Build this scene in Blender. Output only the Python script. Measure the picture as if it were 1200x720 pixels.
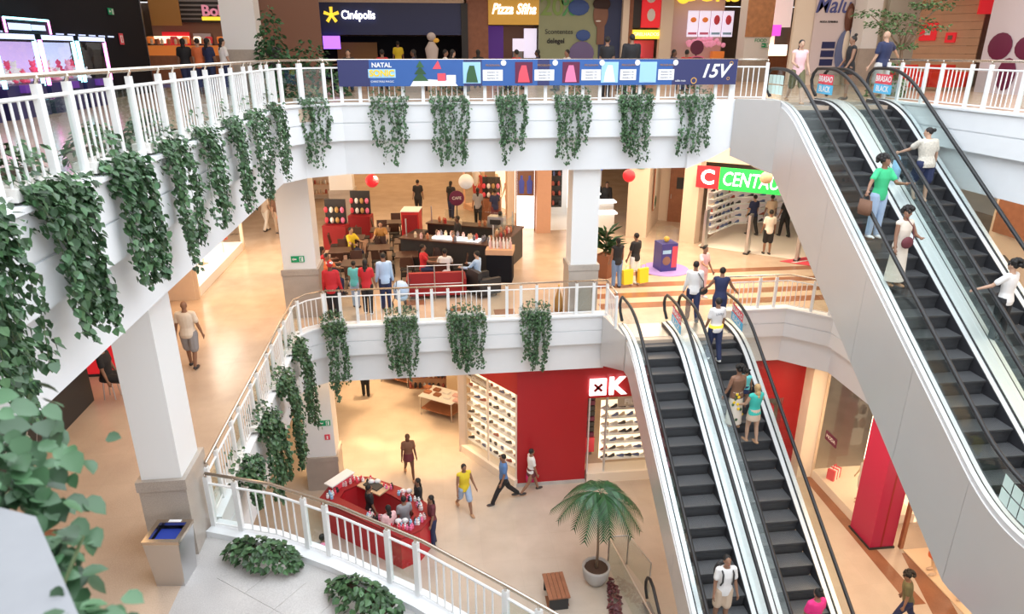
import bpy, math, random
from mathutils import Vector, Matrix
for o in list(bpy.data.objects): bpy.data.objects.remove(o)
S = bpy.context.scene
C = S.collection
rnd = random.Random(7)
PI = math.pi
R = math.radians

# ---------------------------------------------------------------- camera
cd = bpy.data.cameras.new('camera'); cam = bpy.data.objects.new('camera', cd); C.objects.link(cam)
cd.lens = 24.0; cd.sensor_width = 36.0; cd.clip_end = 200; cd.clip_start = 0.05
cam.location = (0, 0, 13.1)
cam.rotation_euler = (R(90 - 20.55), 0, R(-6.8))
cd.dof.use_dof = True; cd.dof.focus_distance = 18.0; cd.dof.aperture_fstop = 2.8
S.camera = cam
# ---------------------------------------------------------------- world, lights, exposure
w = bpy.data.worlds.new('world'); S.world = w; w.use_nodes = True
w.node_tree.nodes['Background'].inputs[0].default_value = (0.92, 0.95, 1.0, 1)
w.node_tree.nodes['Background'].inputs[1].default_value = 1.1
S.view_settings.view_transform = 'Standard'; S.view_settings.look = 'None'
S.view_settings.gamma = 1; S.view_settings.exposure = 0.35; S.view_settings.use_curve_mapping = False
def area(name, loc, sx, sy, power, col, rot=(0, 0, 0)):
    l = bpy.data.lights.new(name, 'AREA'); l.shape = 'RECTANGLE'; l.size = sx; l.size_y = sy
    l.energy = power; l.color = col
    o = bpy.data.objects.new(name, l); o.location = loc; o.rotation_euler = rot; C.objects.link(o); return o
WARM = (1.0, 0.66, 0.36); SOFT = (1.0, 0.80, 0.58); COOL = (0.86, 0.93, 1.0)
area('skylight', (4, 8, 20.0), 16, 22, 2300, COOL)
area('food_court_light', (4, 27, 15.4), 30, 12, 520, (1, .86, .7))
area('gallery_light', (-6, 12, 15.4), 3, 18, 120, (1, .9, .8))
area('gallery_light', (16, 14, 15.4), 5, 18, 420, (1, .9, .8))
area('hall_light', (-0.5, 27, 9.9), 9, 16, 430, WARM)
area('hall_light', (9, 22.5, 9.9), 7, 7, 520, SOFT)
area('corridor_light', (-5.7, 17.5, 9.9), 2.2, 15, 150, WARM)
area('corridor_light', (14.5, 10, 9.9), 4, 16, 300, SOFT)
area('lower_hall_light', (-1.5, 24, 4.1), 7, 12, 330, WARM)
area('window_light', (-7.9, 23.6, 9.6), .8, 5, 130, (1, .9, .75))
area('far_hall_light', (-2, 42, 9.9), 14, 10, 420, WARM)
area('lower_hall_light', (10, 13, 4.1), 2.5, 9, 210, WARM)
def spot(loc, power, ang=60, col=WARM, blend=.6):
    l = bpy.data.lights.new('downlight', 'SPOT'); l.energy = power; l.color = col
    l.spot_size = R(ang); l.spot_blend = blend; l.shadow_soft_size = .12
    o = bpy.data.objects.new('downlight', l); o.location = loc; C.objects.link(o)
for p in ((-2.6, 25.6), (-1.9, 22.6), (-0.2, 20.6), (-3.0, 20.4)): spot((p[0], p[1], 4.1), 620, 50)
for p in ((-6.2, 25.5), (-5.6, 19.5), (5.0, 23.2), (-1.5, 19.9), (6.5, 18.6), (9.5, 20.0)): spot((p[0], p[1], 9.8), 300, 75)
spot((10.0, 23.8, 11.3), 260, 80, SOFT); spot((8.5, 19.3, 10.6), 200, 90, SOFT)

# ---------------------------------------------------------------- materials
MATS = {}
def mat(name, col, rough=.6, metal=0, emit=0, var=0, scale=8, spec=.5, bump=0, island=False, objrand=False, coat=0):
    if name in MATS: return MATS[name]
    m = bpy.data.materials.new(name); m.use_nodes = True; nt = m.node_tree; b = nt.nodes['Principled BSDF']
    c = (col[0], col[1], col[2], 1)
    b.inputs['Base Color'].default_value = c; b.inputs['Roughness'].default_value = rough
    b.inputs['Metallic'].default_value = metal; b.inputs['Specular IOR Level'].default_value = spec
    b.inputs['Coat Weight'].default_value = coat
    if emit:
        b.inputs['Emission Color'].default_value = c; b.inputs['Emission Strength'].default_value = emit
    if var:
        n = nt.nodes.new('ShaderNodeTexNoise'); n.inputs['Scale'].default_value = scale; n.inputs['Detail'].default_value = 5
        tc = nt.nodes.new('ShaderNodeTexCoord'); nt.links.new(tc.outputs['Object'], n.inputs['Vector'])
        mx = nt.nodes.new('ShaderNodeMix'); mx.data_type = 'RGBA'
        mx.inputs[6].default_value = tuple(x*(1-var) for x in col)+(1,); mx.inputs[7].default_value = tuple(min(1, x*(1+var)) for x in col)+(1,)
        src = n.outputs['Fac']
        if island or objrand:
            g = nt.nodes.new('ShaderNodeNewGeometry' if island else 'ShaderNodeObjectInfo')
            src = g.outputs['Random Per Island' if island else 'Random']
        nt.links.new(src, mx.inputs[0]); nt.links.new(mx.outputs[2], b.inputs['Base Color'])
        if bump:
            bp = nt.nodes.new('ShaderNodeBump'); bp.inputs['Strength'].default_value = bump; bp.inputs['Distance'].default_value = .01
            nt.links.new(n.outputs['Fac'], bp.inputs['Height']); nt.links.new(bp.outputs[0], b.inputs['Normal'])
    MATS[name] = m; return m
def granite(name, base, dark, rough, tile=0.6, joint=0.9, jw=.004):
    m = bpy.data.materials.new(name); m.use_nodes = True; nt = m.node_tree; b = nt.nodes['Principled BSDF']
    geo = nt.nodes.new('ShaderNodeNewGeometry')
    n1 = nt.nodes.new('ShaderNodeTexNoise'); n1.inputs['Scale'].default_value = 60; n1.inputs['Detail'].default_value = 3
    n2 = nt.nodes.new('ShaderNodeTexNoise'); n2.inputs['Scale'].default_value = 1.3; n2.inputs['Detail'].default_value = 6
    nt.links.new(geo.outputs['Position'], n1.inputs['Vector']); nt.links.new(geo.outputs['Position'], n2.inputs['Vector'])
    mx = nt.nodes.new('ShaderNodeMix'); mx.data_type = 'RGBA'; mx.inputs[6].default_value = dark+(1,); mx.inputs[7].default_value = base+(1,)
    ad = nt.nodes.new('ShaderNodeMath'); ad.operation = 'ADD'; nt.links.new(n1.outputs['Fac'], ad.inputs[0]); nt.links.new(n2.outputs['Fac'], ad.inputs[1])
    mp = nt.nodes.new('ShaderNodeMapRange'); mp.inputs[1].default_value = .7; mp.inputs[2].default_value = 1.3
    nt.links.new(ad.outputs[0], mp.inputs[0]); nt.links.new(mp.outputs[0], mx.inputs[0])
    out = mx.outputs[2]
    if tile:
        br = nt.nodes.new('ShaderNodeTexBrick'); br.offset = 0; br.inputs['Scale'].default_value = 1
        br.inputs['Brick Width'].default_value = tile; br.inputs['Row Height'].default_value = tile; br.inputs['Mortar Size'].default_value = jw
        br.inputs['Color1'].default_value = (1, 1, 1, 1); br.inputs['Color2'].default_value = (.955, .955, .955, 1); br.inputs['Mortar'].default_value = (joint, joint, joint, 1)
        nt.links.new(geo.outputs['Position'], br.inputs['Vector'])
        m2 = nt.nodes.new('ShaderNodeMix'); m2.data_type = 'RGBA'; m2.blend_type = 'MULTIPLY'; m2.inputs[0].default_value = 1
        nt.links.new(mx.outputs[2], m2.inputs[6]); nt.links.new(br.outputs[0], m2.inputs[7]); out = m2.outputs[2]
    nt.links.new(out, b.inputs['Base Color']); b.inputs['Roughness'].default_value = rough; b.inputs['Specular IOR Level'].default_value = .5
    return m
def glassmat(name, tint, gloss=.08, rough=.02):
    m = bpy.data.materials.new(name); m.use_nodes = True; nt = m.node_tree; nt.nodes.clear()
    o = nt.nodes.new('ShaderNodeOutputMaterial'); t = nt.nodes.new('ShaderNodeBsdfTransparent'); t.inputs[0].default_value = tint+(1,)
    g = nt.nodes.new('ShaderNodeBsdfGlossy'); g.inputs['Roughness'].default_value = rough; g.inputs[0].default_value = (.9, .95, .95, 1)
    f = nt.nodes.new('ShaderNodeLayerWeight'); f.inputs[0].default_value = .5
    pw = nt.nodes.new('ShaderNodeMath'); pw.operation = 'POWER'; pw.inputs[1].default_value = 4; nt.links.new(f.outputs['Facing'], pw.inputs[0])
    a = nt.nodes.new('ShaderNodeMath'); a.operation = 'MULTIPLY_ADD'; a.inputs[1].default_value = .45; a.inputs[2].default_value = gloss*.6; a.use_clamp = True
    mx = nt.nodes.new('ShaderNodeMixShader'); nt.links.new(pw.outputs[0], a.inputs[0]); nt.links.new(a.outputs[0], mx.inputs[0])
    nt.links.new(t.outputs[0], mx.inputs[1]); nt.links.new(g.outputs[0], mx.inputs[2]); nt.links.new(mx.outputs[0], o.inputs[0]); return m
M = dict(
 fascia=mat('white_plaster', (.80, .82, .84), .65, var=.03, scale=3),
 white=mat('white_paint', (.84, .85, .85), .4),
 rail=mat('champagne_metal', (.62, .55, .47), .25, 1),
 steel=mat('brushed_steel', (.62, .62, .63), .32, 1),
 clad=mat('satin_cladding', (.70, .68, .66), .38, .5, var=.06, scale=.8),
 alu=mat('bright_aluminium', (.82, .84, .86), .32, .45),
 black=mat('black_rubber', (.02, .02, .022), .45),
 brush=mat('dark_skirt', (.03, .03, .035), .5),
 step=mat('step_metal', (.17, .173, .18), .38, .5),
 riser=mat('step_riser', (.10, .102, .108), .36, .5),
 floor=granite('floor_granite', (.66, .52, .40), (.50, .38, .29), .22, 1.0, .9),
 floor0=granite('floor_granite_pale', (.62, .53, .44), (.50, .42, .34), .2, 1.0, .9),
 grey=granite('grey_granite', (.60, .58, .56), (.42, .40, .39), .35, 0),
 base=granite('base_granite', (.52, .46, .40), (.36, .31, .27), .3, 0),
 brown=granite('brown_granite', (.34, .16, .09), (.22, .10, .06), .22, 0),
 beige=mat('beige_wall', (.74, .60, .47), .6, var=.03),
 cream=mat('cream_wall', (.85, .76, .64), .6),
 dark=mat('dark_wall', (.008, .009, .014), .75, spec=.2),
 red=mat('red_panel', (.42, .012, .018), .4), darkred=mat('dark_red', (.30, .01, .015), .5),
 magenta=mat('magenta_panel', (.42, .012, .07), .4),
 wood=mat('brown_wood', (.30, .12, .06), .45, var=.3, scale=6), woodo=mat('orange_wood', (.70, .42, .26), .6, var=.12, scale=3),
 navy=mat('navy_panel', (.02, .03, .12), .4), blue=mat('banner_blue', (.03, .11, .36), .5), navy2=mat('banner_navy', (.03, .035, .13), .5),
 green=mat('sign_green', (.02, .50, .09), .5, emit=.25), signred=mat('sign_red', (.75, .02, .03), .5, emit=.35),
 yellow=mat('sign_yellow', (.95, .65, .05), .5, emit=.8), gold=mat('gold_sign', (.55, .30, .04), .4, emit=.35),
 lit=mat('lit_white', (1, .98, .95), .5, emit=1.6), litw=mat('lit_warm', (1, .78, .55), .5, emit=1.15), shoplit=mat('warm_lamp', (1, .78, .5), .5, emit=5),  # lit and litw also make shop back panels glow in place of lamps
 soil=mat('soil', (.08, .045, .03), .9), pot=mat('stone_pot', (.50, .48, .46), .8, var=.08, scale=20),
 wpot=mat('white_planter', (.80, .78, .74), .6),
 leaf=mat('ivy_leaf', (.052, .115, .045), .42, var=.55, island=True), leafo=mat('ivy_leaf_single', (.05, .12, .052), .4, var=.5, objrand=True),
 leafp=mat('palm_leaf', (.025, .09, .03), .4, var=.4, island=True), leafd=mat('dark_leaf', (.03, .10, .035), .5, var=.5, island=True),
 leafr=mat('ripple_leaf', (.16, .045, .05), .5, var=.5, island=True), leafy=mat('tree_leaf', (.06, .15, .05), .5, var=.5, island=True),
 stem=mat('vine_stem', (.10, .14, .06), .6), trunk=mat('trunk', (.22, .15, .10), .8, var=.2, scale=20),
 glass=glassmat('clear_glass', (.93, .96, .95)), gglass=glassmat('escalator_glass', (.93, .965, .955), .05), shopglass=glassmat('shop_glass', (.96, .96, .95), .04),
 char=mat('charcoal', (.03, .03, .032), .5), grayp=mat('grey_plastic', (.25, .25, .26), .5), pink=mat('pink', (.85, .20, .38), .5),
 ltblue=mat('light_blue', (.35, .62, .85), .5), cyan=mat('cyan_print', (.10, .50, .80), .5), redp=mat('red_print', (.80, .08, .12), .5),
 whitep=mat('white_print', (.85, .86, .86), .5), mint=mat('mint_sticker', (.62, .80, .76), .5), yel=mat('yellow_bag', (.90, .62, .03), .5),
 purple=mat('purple_screen', (.32, .12, .9), .5, emit=1.6), violet=mat('violet_wall', (.10, .03, .25), .5, emit=.3),
 sgreen=mat('exit_green', (.0, .35, .14), .5), gwall=mat('poster_green', (.34, .40, .26), .6, var=.15, scale=1.2),
 skinm=mat('mannequin_cream', (.80, .62, .42), .4), card=mat('cardboard', (.50, .33, .18), .7), orange=mat('orange_print', (.85, .25, .05), .5, emit=.2),
 blues=mat('trash_blue', (.02, .05, .35), .6), neonp=mat('neon_pink', (1, .25, .75), .5, emit=3.5), neonc=mat('neon_cyan', (.35, .9, 1), .5, emit=3.0),
 menu=mat('menu_screen', (.75, .72, .9), .5, emit=.55), plush=mat('plush_pink', (.85, .35, .5), .8, emit=.25), arc=mat('cabinet_glow', (.55, .65, .95), .5, emit=.8),
 plum=mat('plum_print', (.12, .01, .05), .5), lilac=mat('lilac_hoarding', (.58, .55, .62), .6), tan=mat('tan_print', (.26, .14, .10), .6),
 gold2=mat('gold_brown', (.40, .20, .05), .5), bluew=mat('blue_wall', (.05, .14, .60), .5, emit=.3),
)

# ---------------------------------------------------------------- helpers
def tag(o, label=None, cat=None, group=None, kind=None):
    if label: o['label'] = label
    if cat: o['category'] = cat
    if group: o['group'] = group
    if kind: o['kind'] = kind
    return o
def empty(name, loc=(0, 0, 0), rz=0, label=None, cat=None, group=None, parent=None):
    o = bpy.data.objects.new(name, None); o.location = loc; o.rotation_euler = (0, 0, rz); o.empty_display_size = .1
    C.objects.link(o); o.parent = parent; return tag(o, label, cat, group)
def link(name, me, parent=None, loc=(0, 0, 0), rot=(0, 0, 0), scale=(1, 1, 1)):
    o = bpy.data.objects.new(name, me); o.location = loc; o.rotation_euler = rot; o.scale = scale; C.objects.link(o); o.parent = parent; return o
class MB:
    def __init__(s): s.v = []; s.f = []; s.m = []; s.mats = []
    def mi(s, m):
        if m not in s.mats: s.mats.append(m)
        return s.mats.index(m)
    def add(s, vs, fs, m, T=None):
        n = len(s.v); i = s.mi(m)
        s.v += [tuple(T @ Vector(v)) if T else tuple(v) for v in vs]
        for f in fs: s.f.append([a+n for a in f]); s.m.append(i)
        return s
    def box(s, lo, hi, m, T=None):
        x0, y0, z0 = lo; x1, y1, z1 = hi
        return s.add([(x0,y0,z0),(x1,y0,z0),(x1,y1,z0),(x0,y1,z0),(x0,y0,z1),(x1,y0,z1),(x1,y1,z1),(x0,y1,z1)],
              [(0,3,2,1),(4,5,6,7),(0,1,5,4),(1,2,6,5),(2,3,7,6),(3,0,4,7)], m, T)
    def cbox(s, c, sz, m, T=None):
        return s.box([c[i]-sz[i]/2 for i in range(3)], [c[i]+sz[i]/2 for i in range(3)], m, T)
    def tube(s, p0, p1, r0, m, r1=None, n=8, cap=True):
        r1 = r0 if r1 is None else r1; p0 = Vector(p0); p1 = Vector(p1); d = (p1-p0)
        if d.length < 1e-6: return s
        d.normalize(); a = d.orthogonal().normalized(); b = d.cross(a); vs = []
        for p, r in ((p0, r0), (p1, r1)):
            for k in range(n): t = 2*PI*k/n; vs.append(p+a*math.cos(t)*r+b*math.sin(t)*r)
        fs = [(k, (k+1) % n, (k+1) % n+n, k+n) for k in range(n)]
        if cap: fs += [tuple(range(n))[::-1], tuple(range(n, 2*n))]
        return s.add(vs, fs, m)
    def path(s, pts, r, m, n=6):
        pts = [Vector(p) for p in pts]; vs = []; N = len(pts); a = None
        rr = r if isinstance(r, (list, tuple)) else [r]*N
        for i, p in enumerate(pts):
            d = (pts[min(i+1, N-1)]-pts[max(i-1, 0)]).normalized()
            a = d.orthogonal().normalized() if a is None else (a-d*a.dot(d)).normalized()
            b = d.cross(a)
            for k in range(n): t = 2*PI*k/n; vs.append(p+(a*math.cos(t)+b*math.sin(t))*rr[i])
        fs = [(i*n+k, i*n+(k+1) % n, (i+1)*n+(k+1) % n, (i+1)*n+k) for i in range(N-1) for k in range(n)]
        fs += [tuple(range(n))[::-1], tuple(range((N-1)*n, N*n))]
        return s.add(vs, fs, m)
    def prism(s, poly, z0, z1, m, T=None):
        n = len(poly); vs = [(x, y, z0) for x, y in poly]+[(x, y, z1) for x, y in poly]
        return s.add(vs, [tuple(range(n))[::-1], tuple(range(n, 2*n))]+[(k, (k+1) % n, (k+1) % n+n, k+n) for k in range(n)], m, T)
    def ell(s, c, r, m, n=10, h=7, T=None):
        vs = [(c[0], c[1], c[2]-r[2])]
        for i in range(1, h):
            p = -PI/2+PI*i/h
            for k in range(n): t = 2*PI*k/n; vs.append((c[0]+r[0]*math.cos(p)*math.cos(t), c[1]+r[1]*math.cos(p)*math.sin(t), c[2]+r[2]*math.sin(p)))
        vs.append((c[0], c[1], c[2]+r[2])); L = len(vs)-1
        fs = [(0, 1+(k+1) % n, 1+k) for k in range(n)]
        fs += [(1+i*n+k, 1+i*n+(k+1) % n, 1+(i+1)*n+(k+1) % n, 1+(i+1)*n+k) for i in range(h-2) for k in range(n)]
        fs += [(1+(h-2)*n+k, 1+(h-2)*n+(k+1) % n, L) for k in range(n)]
        return s.add(vs, fs, m, T)
    def rings(s, rg, m, n=14, T=None):      # rg: (cx,cy,z,rx,ry)
        vs = []
        for (cx, cy, z, rx, ry) in rg:
            for k in range(n): t = 2*PI*k/n; vs.append((cx+rx*math.cos(t), cy+ry*math.sin(t), z))
        N = len(rg); fs = [(i*n+k, i*n+(k+1) % n, (i+1)*n+(k+1) % n, (i+1)*n+k) for i in range(N-1) for k in range(n)]
        fs += [tuple(range(n))[::-1], tuple(range((N-1)*n, N*n))]
        return s.add(vs, fs, m, T)
    def mesh(s, name, smooth=False):
        me = bpy.data.meshes.new(name); me.from_pydata(s.v, [], s.f)
        for m in s.mats: me.materials.append(m)
        me.polygons.foreach_set('material_index', s.m)
        if smooth: me.polygons.foreach_set('use_smooth', [True]*len(s.f))
        me.update(); return me
    def build(s, name, parent=None, loc=(0, 0, 0), rot=(0, 0, 0), smooth=False, kind=None):
        o = link(name, s.mesh(name, smooth), parent, loc, rot)
        if kind: o['kind'] = kind
        return o
def struct(name, mb, parent=None):
    o = mb.build(name, parent)
    if not parent: o['kind'] = 'structure'
    return o
def dup(root, loc=None, rz=None, label=None, parent=None, group=None, scale=None):
    r = root.copy(); C.objects.link(r); r.parent = parent
    if loc is not None: r.location = loc
    if rz is not None: r.rotation_euler = (0, 0, rz)
    if scale: r.scale = (scale,)*3
    if label: r['label'] = label
    if group: r['group'] = group
    for ch in list(root.children):
        c = dup(ch, parent=r)
    return r
def text(body, size, m, parent=None, loc=(0, 0, 0), rot=(PI/2, 0, 0), name='lettering', ext=.01, shear=0, off=0, sx=1, align='CENTER'):
    cu = bpy.data.curves.new('t', 'FONT'); cu.body = body; cu.size = size; cu.extrude = ext; cu.shear = shear; cu.offset = off
    cu.align_x = align; cu.align_y = 'CENTER'; cu.resolution_u = 3
    t = bpy.data.objects.new('t', cu); C.objects.link(t); bpy.context.view_layer.update()
    me = bpy.data.meshes.new_from_object(t.evaluated_get(bpy.context.evaluated_depsgraph_get()))
    bpy.data.objects.remove(t); me.materials.clear(); me.materials.append(m)
    return link(name, me, parent, loc, rot, (sx, 1, 1))
def remesh(me, vox, m, smooth=True, fac=None):
    o = bpy.data.objects.new('tmp', me); C.objects.link(o)
    r = o.modifiers.new('r', 'REMESH'); r.mode = 'VOXEL'; r.voxel_size = vox; r.use_smooth_shade = True
    if smooth: k = o.modifiers.new('s', 'SMOOTH'); k.iterations = 2; k.factor = .5
    bpy.context.view_layer.update()
    n = bpy.data.meshes.new_from_object(o.evaluated_get(bpy.context.evaluated_depsgraph_get()))
    bpy.data.objects.remove(o); n.materials.clear(); n.materials.append(m); return n

L0, L1, L2 = 0.0, 5.9, 11.8
# ---------------------------------------------------------------- structure: floors
f0 = MB(); f0.box((-18, -6, -.3), (26, 50, 0), M['floor0']); struct('floor_ground', f0)
NEARC = [(-3.65, 9.62), (-2.6, 9.2), (-1.5, 8.52), (-.3, 7.62), (.8, 6.62), (1.45, 5.98), (2.1, 5.2), (2.6, 4.2), (2.9, 2.5), (3.0, 0), (3.0, -6)]
f1 = MB(); T1 = L1
f1.prism([(-18, -6), (-3.8, -6), (-3.8, 17.4), (-3.2, 18.0), (-3.2, 50), (-18, 50)], T1-.3, T1, M['floor'])
f1.box((-3.2, 18.05, T1-.3), (26, 50, T1), M['floor']); f1.box((4.99, 16.15, T1-.3), (8.2, 18.05, T1), M['floor'])
f1.prism([(11.4, -6), (26, -6), (26, 18.05), (10.3, 18.05), (11.4, 17.0)], T1-.3, T1, M['floor'])
f1.box((8.95, -6, T1-.3), (11.4, 8.6, T1), M['floor']); struct('floor_middle', f1)
f1n = MB(); f1n.prism([(-3.8, -6), (2.9, -6)]+[(x-.1, y-.1) for x, y in NEARC[::-1][1:]]+[(-3.8, 9.55)], T1-.3, T1+.0, M['grey']); nearfloor = struct('floor_platform', f1n)
f2 = MB(); T2 = L2
f2.prism([(-18, -6), (-3.5, -6), (-3.5, 16.95), (-2.2, 18.1), (-2.2, 50), (-18, 50)], T2-.3, T2, M['floor'])
f2.box((-2.2, 18.1, T2-.3), (30, 50, T2), M['floor']); f2.box((8.87, 16.9, T2-.3), (12.2, 18.1, T2), M['floor'])
f2.box((12.15, -6, T2-.3), (30, 18.1, T2), M['floor']); f2.box((-3.5, -6, T2-.3), (12.15, -.25, T2), M['floor']); struct('floor_upper', f2)
# ceilings: underside of the upper slabs, food court ceiling, atrium lantern walls
c1 = MB()
for zz in (L1-1.62, L2-1.62):
    x0 = -3.9 if zz < 6 else -3.6
    c1.box((-18, -6, zz), (x0, 50, zz+.05), M['white']); c1.box((x0, 18.3, zz), (26 if zz < 6 else 6.9, 50, zz+.05), M['white'])
    c1.box((12.4, -6, zz), (26, 18.3, zz+.05), M['white'])
c1.box((6.9, 18.3, 11.4), (26, 50, 11.45), M['white'])
struct('ceiling_lower', c1)
c2 = MB(); c2.box((-18, 19.5, 16.05), (30, 50, 16.2), M['beige']); c2.box((-18, -6, 15.9), (-3.8, 19.5, 16.1), M['white']); c2.box((13, -6, 15.9), (30, 19.5, 16.1), M['white'])
struct('ceiling_upper', c2)
wl = MB(); wl.box((-18.3, -6, 0), (-18, 50, 16), M['beige']); struct('wall_left', wl)
wb = MB(); wb.box((-18, 50, 0), (30, 50.3, 16), M['beige']); struct('wall_back', wb)
wr = MB(); wr.box((30, -6, 0), (30.3, 50, 16), M['cream']); struct('wall_right', wr)

# ---------------------------------------------------------------- fascias
def sweep(path, prof, m, name, side=1, parent=None):
    mb = MB(); n = len(path); P = [Vector((x, y, 0)) for x, y in path]; vs = []; k = len(prof)
    for i, p in enumerate(P):
        d0 = (P[i]-P[i-1]).normalized() if i else (P[1]-P[0]).normalized()
        d1 = (P[i+1]-P[i]).normalized() if i < n-1 else d0
        n0 = Vector((d0.y, -d0.x, 0))*side; n1 = Vector((d1.y, -d1.x, 0))*side
        b = (n0+n1).normalized(); b = b/max(.3, b.dot(n0))
        for (o, z) in prof: q = p+b*o; vs.append((q.x, q.y, z))
    fs = [(i*k+j, i*k+(j+1) % k, (i+1)*k+(j+1) % k, (i+1)*k+j) for i in range(n-1) for j in range(k)]
    fs += [tuple(range(k)), tuple(range((n-1)*k, n*k))[::-1]]
    mb.add(vs, fs, m); return mb
def prof(z): return [(-.28, z), (.05, z), (.05, z-.05), (0, z-.05), (0, z-.47), (-.03, z-.47), (-.03, z-.50), (0, z-.50), (0, z-.91), (-.16, z-.91), (-.16, z-1.78), (-.5, z-1.78), (-.5, z-.12), (-.28, z-.12)]
PL2 = [(-3.35, -3), (-3.35, 16.9), (-2.95, 17.5), (-2.1, 17.95), (6.9, 17.95)]
struct('trim_1', sweep(PL2, prof(11.9), M['fascia'], 'f'))
b = MB(); zt = 11.9
# fascia beside the escalator head, its lower edge lifting
for (xa, xb, za, zb) in ((6.9, 7.5, 10.12, 10.35), (7.5, 8.2, 10.35, 10.72), (8.2, 8.85, 10.72, 10.6)):
    b.add([(xa, 17.95, zt), (xb, 17.95, zt), (xb, 17.95, zb), (xa, 17.95, za), (xa, 18.3, zt), (xb, 18.3, zt), (xb, 18.3, zb), (xa, 18.3, za)],
          [(0, 3, 2, 1), (4, 5, 6, 7), (0, 1, 5, 4), (3, 7, 6, 2), (0, 4, 7, 3), (1, 2, 6, 5)], M['fascia'])
struct('trim_2', b)
struct('trim_3', sweep([(12.0, 17.9), (12.0, -3)], prof(11.9), M['fascia'], 'f'))
struct('trim_4', sweep([(-3.65, 9.7), (-3.65, 17.35), (-3.4, 17.7), (-3.05, 17.9), (4.9, 17.9)], prof(6.0), M['fascia'], 'f'))
struct('trim_5', sweep([(8.25, 17.8), (10.3, 17.8), (11.25, 16.9), (11.25, 9.4)], prof(6.0), M['fascia'], 'f'))
struct('trim_6', sweep(NEARC[::-1], prof(6.0)[:1]+prof(6.0)[1:], M['fascia'], 'f'))

# ---------------------------------------------------------------- pillars
def pillar(x0, y0, x1, y1, z0, z1, hb, label, sub=None):
    t = empty('pillar', ((x0+x1)/2, (y0+y1)/2, z0)); t['kind'] = 'structure'
    cx, cy = (x0+x1)/2, (y0+y1)/2; a, b_ = (x1-x0)/2, (y1-y0)/2
    m = MB(); m.box((-a, -b_, 0), (a, b_, z1-z0), M['white']); m.build('shaft', t)
    m = MB(); m.box((-a-.05, -b_-.05, 0), (a+.05, b_+.05, hb-.18), M['base']); m.build('granite_base', t)
    m = MB(); m.box((-a-.07, -b_-.07, hb-.17), (a+.07, b_+.07, hb), M['base']); m.build('base_cap', t)
    return t
pillar(-4.36, 9.0, -3.8, 9.75, L1, 10.15, 1.35, '')
pillar(3.86, 18.3, 4.62, 19.0, L1, 10.2, 1.5, '')
pillar(-4.2, 18.95, -3.3, 19.8, L1, 10.2, 1.45, '')
pillar(-4.2, 18.95, -3.3, 19.8, L0, 4.3, 1.2, '')
pillar(-4.4, 30.5, -3.4, 31.4, L1, 10.2, 1.5, '')

# exit signs on pillars
def exit_sign(loc, rz, label, w=.36):
    t = empty('exit_sign', loc, rz, label, 'sign')
    m = MB(); m.box((-w/2, -.02, -.09), (w/2, 0, .09), M['sgreen']); m.build('plate', t)
    m = MB(); m.box((-.14, -.026, -.018), (-.03, -.02, .018), M['whitep']); m.prism([(-.16, 0), (-.11, -.045), (-.11, .045)], 0, .006, M['whitep'], Matrix(((1,0,0,0),(0,0,1,-.026),(0,1,0,0),(0,0,0,1))))
    m.box((.05, -.026, -.07), (.15, -.02, .07), M['whitep']); m.box((.07, -.03, -.06), (.1, -.026, .03), M['sgreen']); m.ell((.1, -.028, .045), (.018, .004, .018), M['sgreen'], 8, 5); m.build('pictogram', t)
exit_sign((-3.78, 18.94, 7.65), 0, 'green exit sign on the white pillar left of the cafe')
exit_sign((-3.55, 18.94, 2.4), 0, 'green exit sign on the lower pillar behind the hanging ivy')
t = empty('fire_sign', (-3.5, 18.94, 1.9), 0, 'small red fire extinguisher sign below an exit sign on the lower pillar', 'sign')
m = MB(); m.box((-.08, -.02, -.09), (.08, 0, .09), M['redp']); m.build('plate', t); m = MB(); m.box((-.02, -.026, -.06), (.02, -.02, .05), M['whitep']); m.build('pictogram', t)

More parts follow.
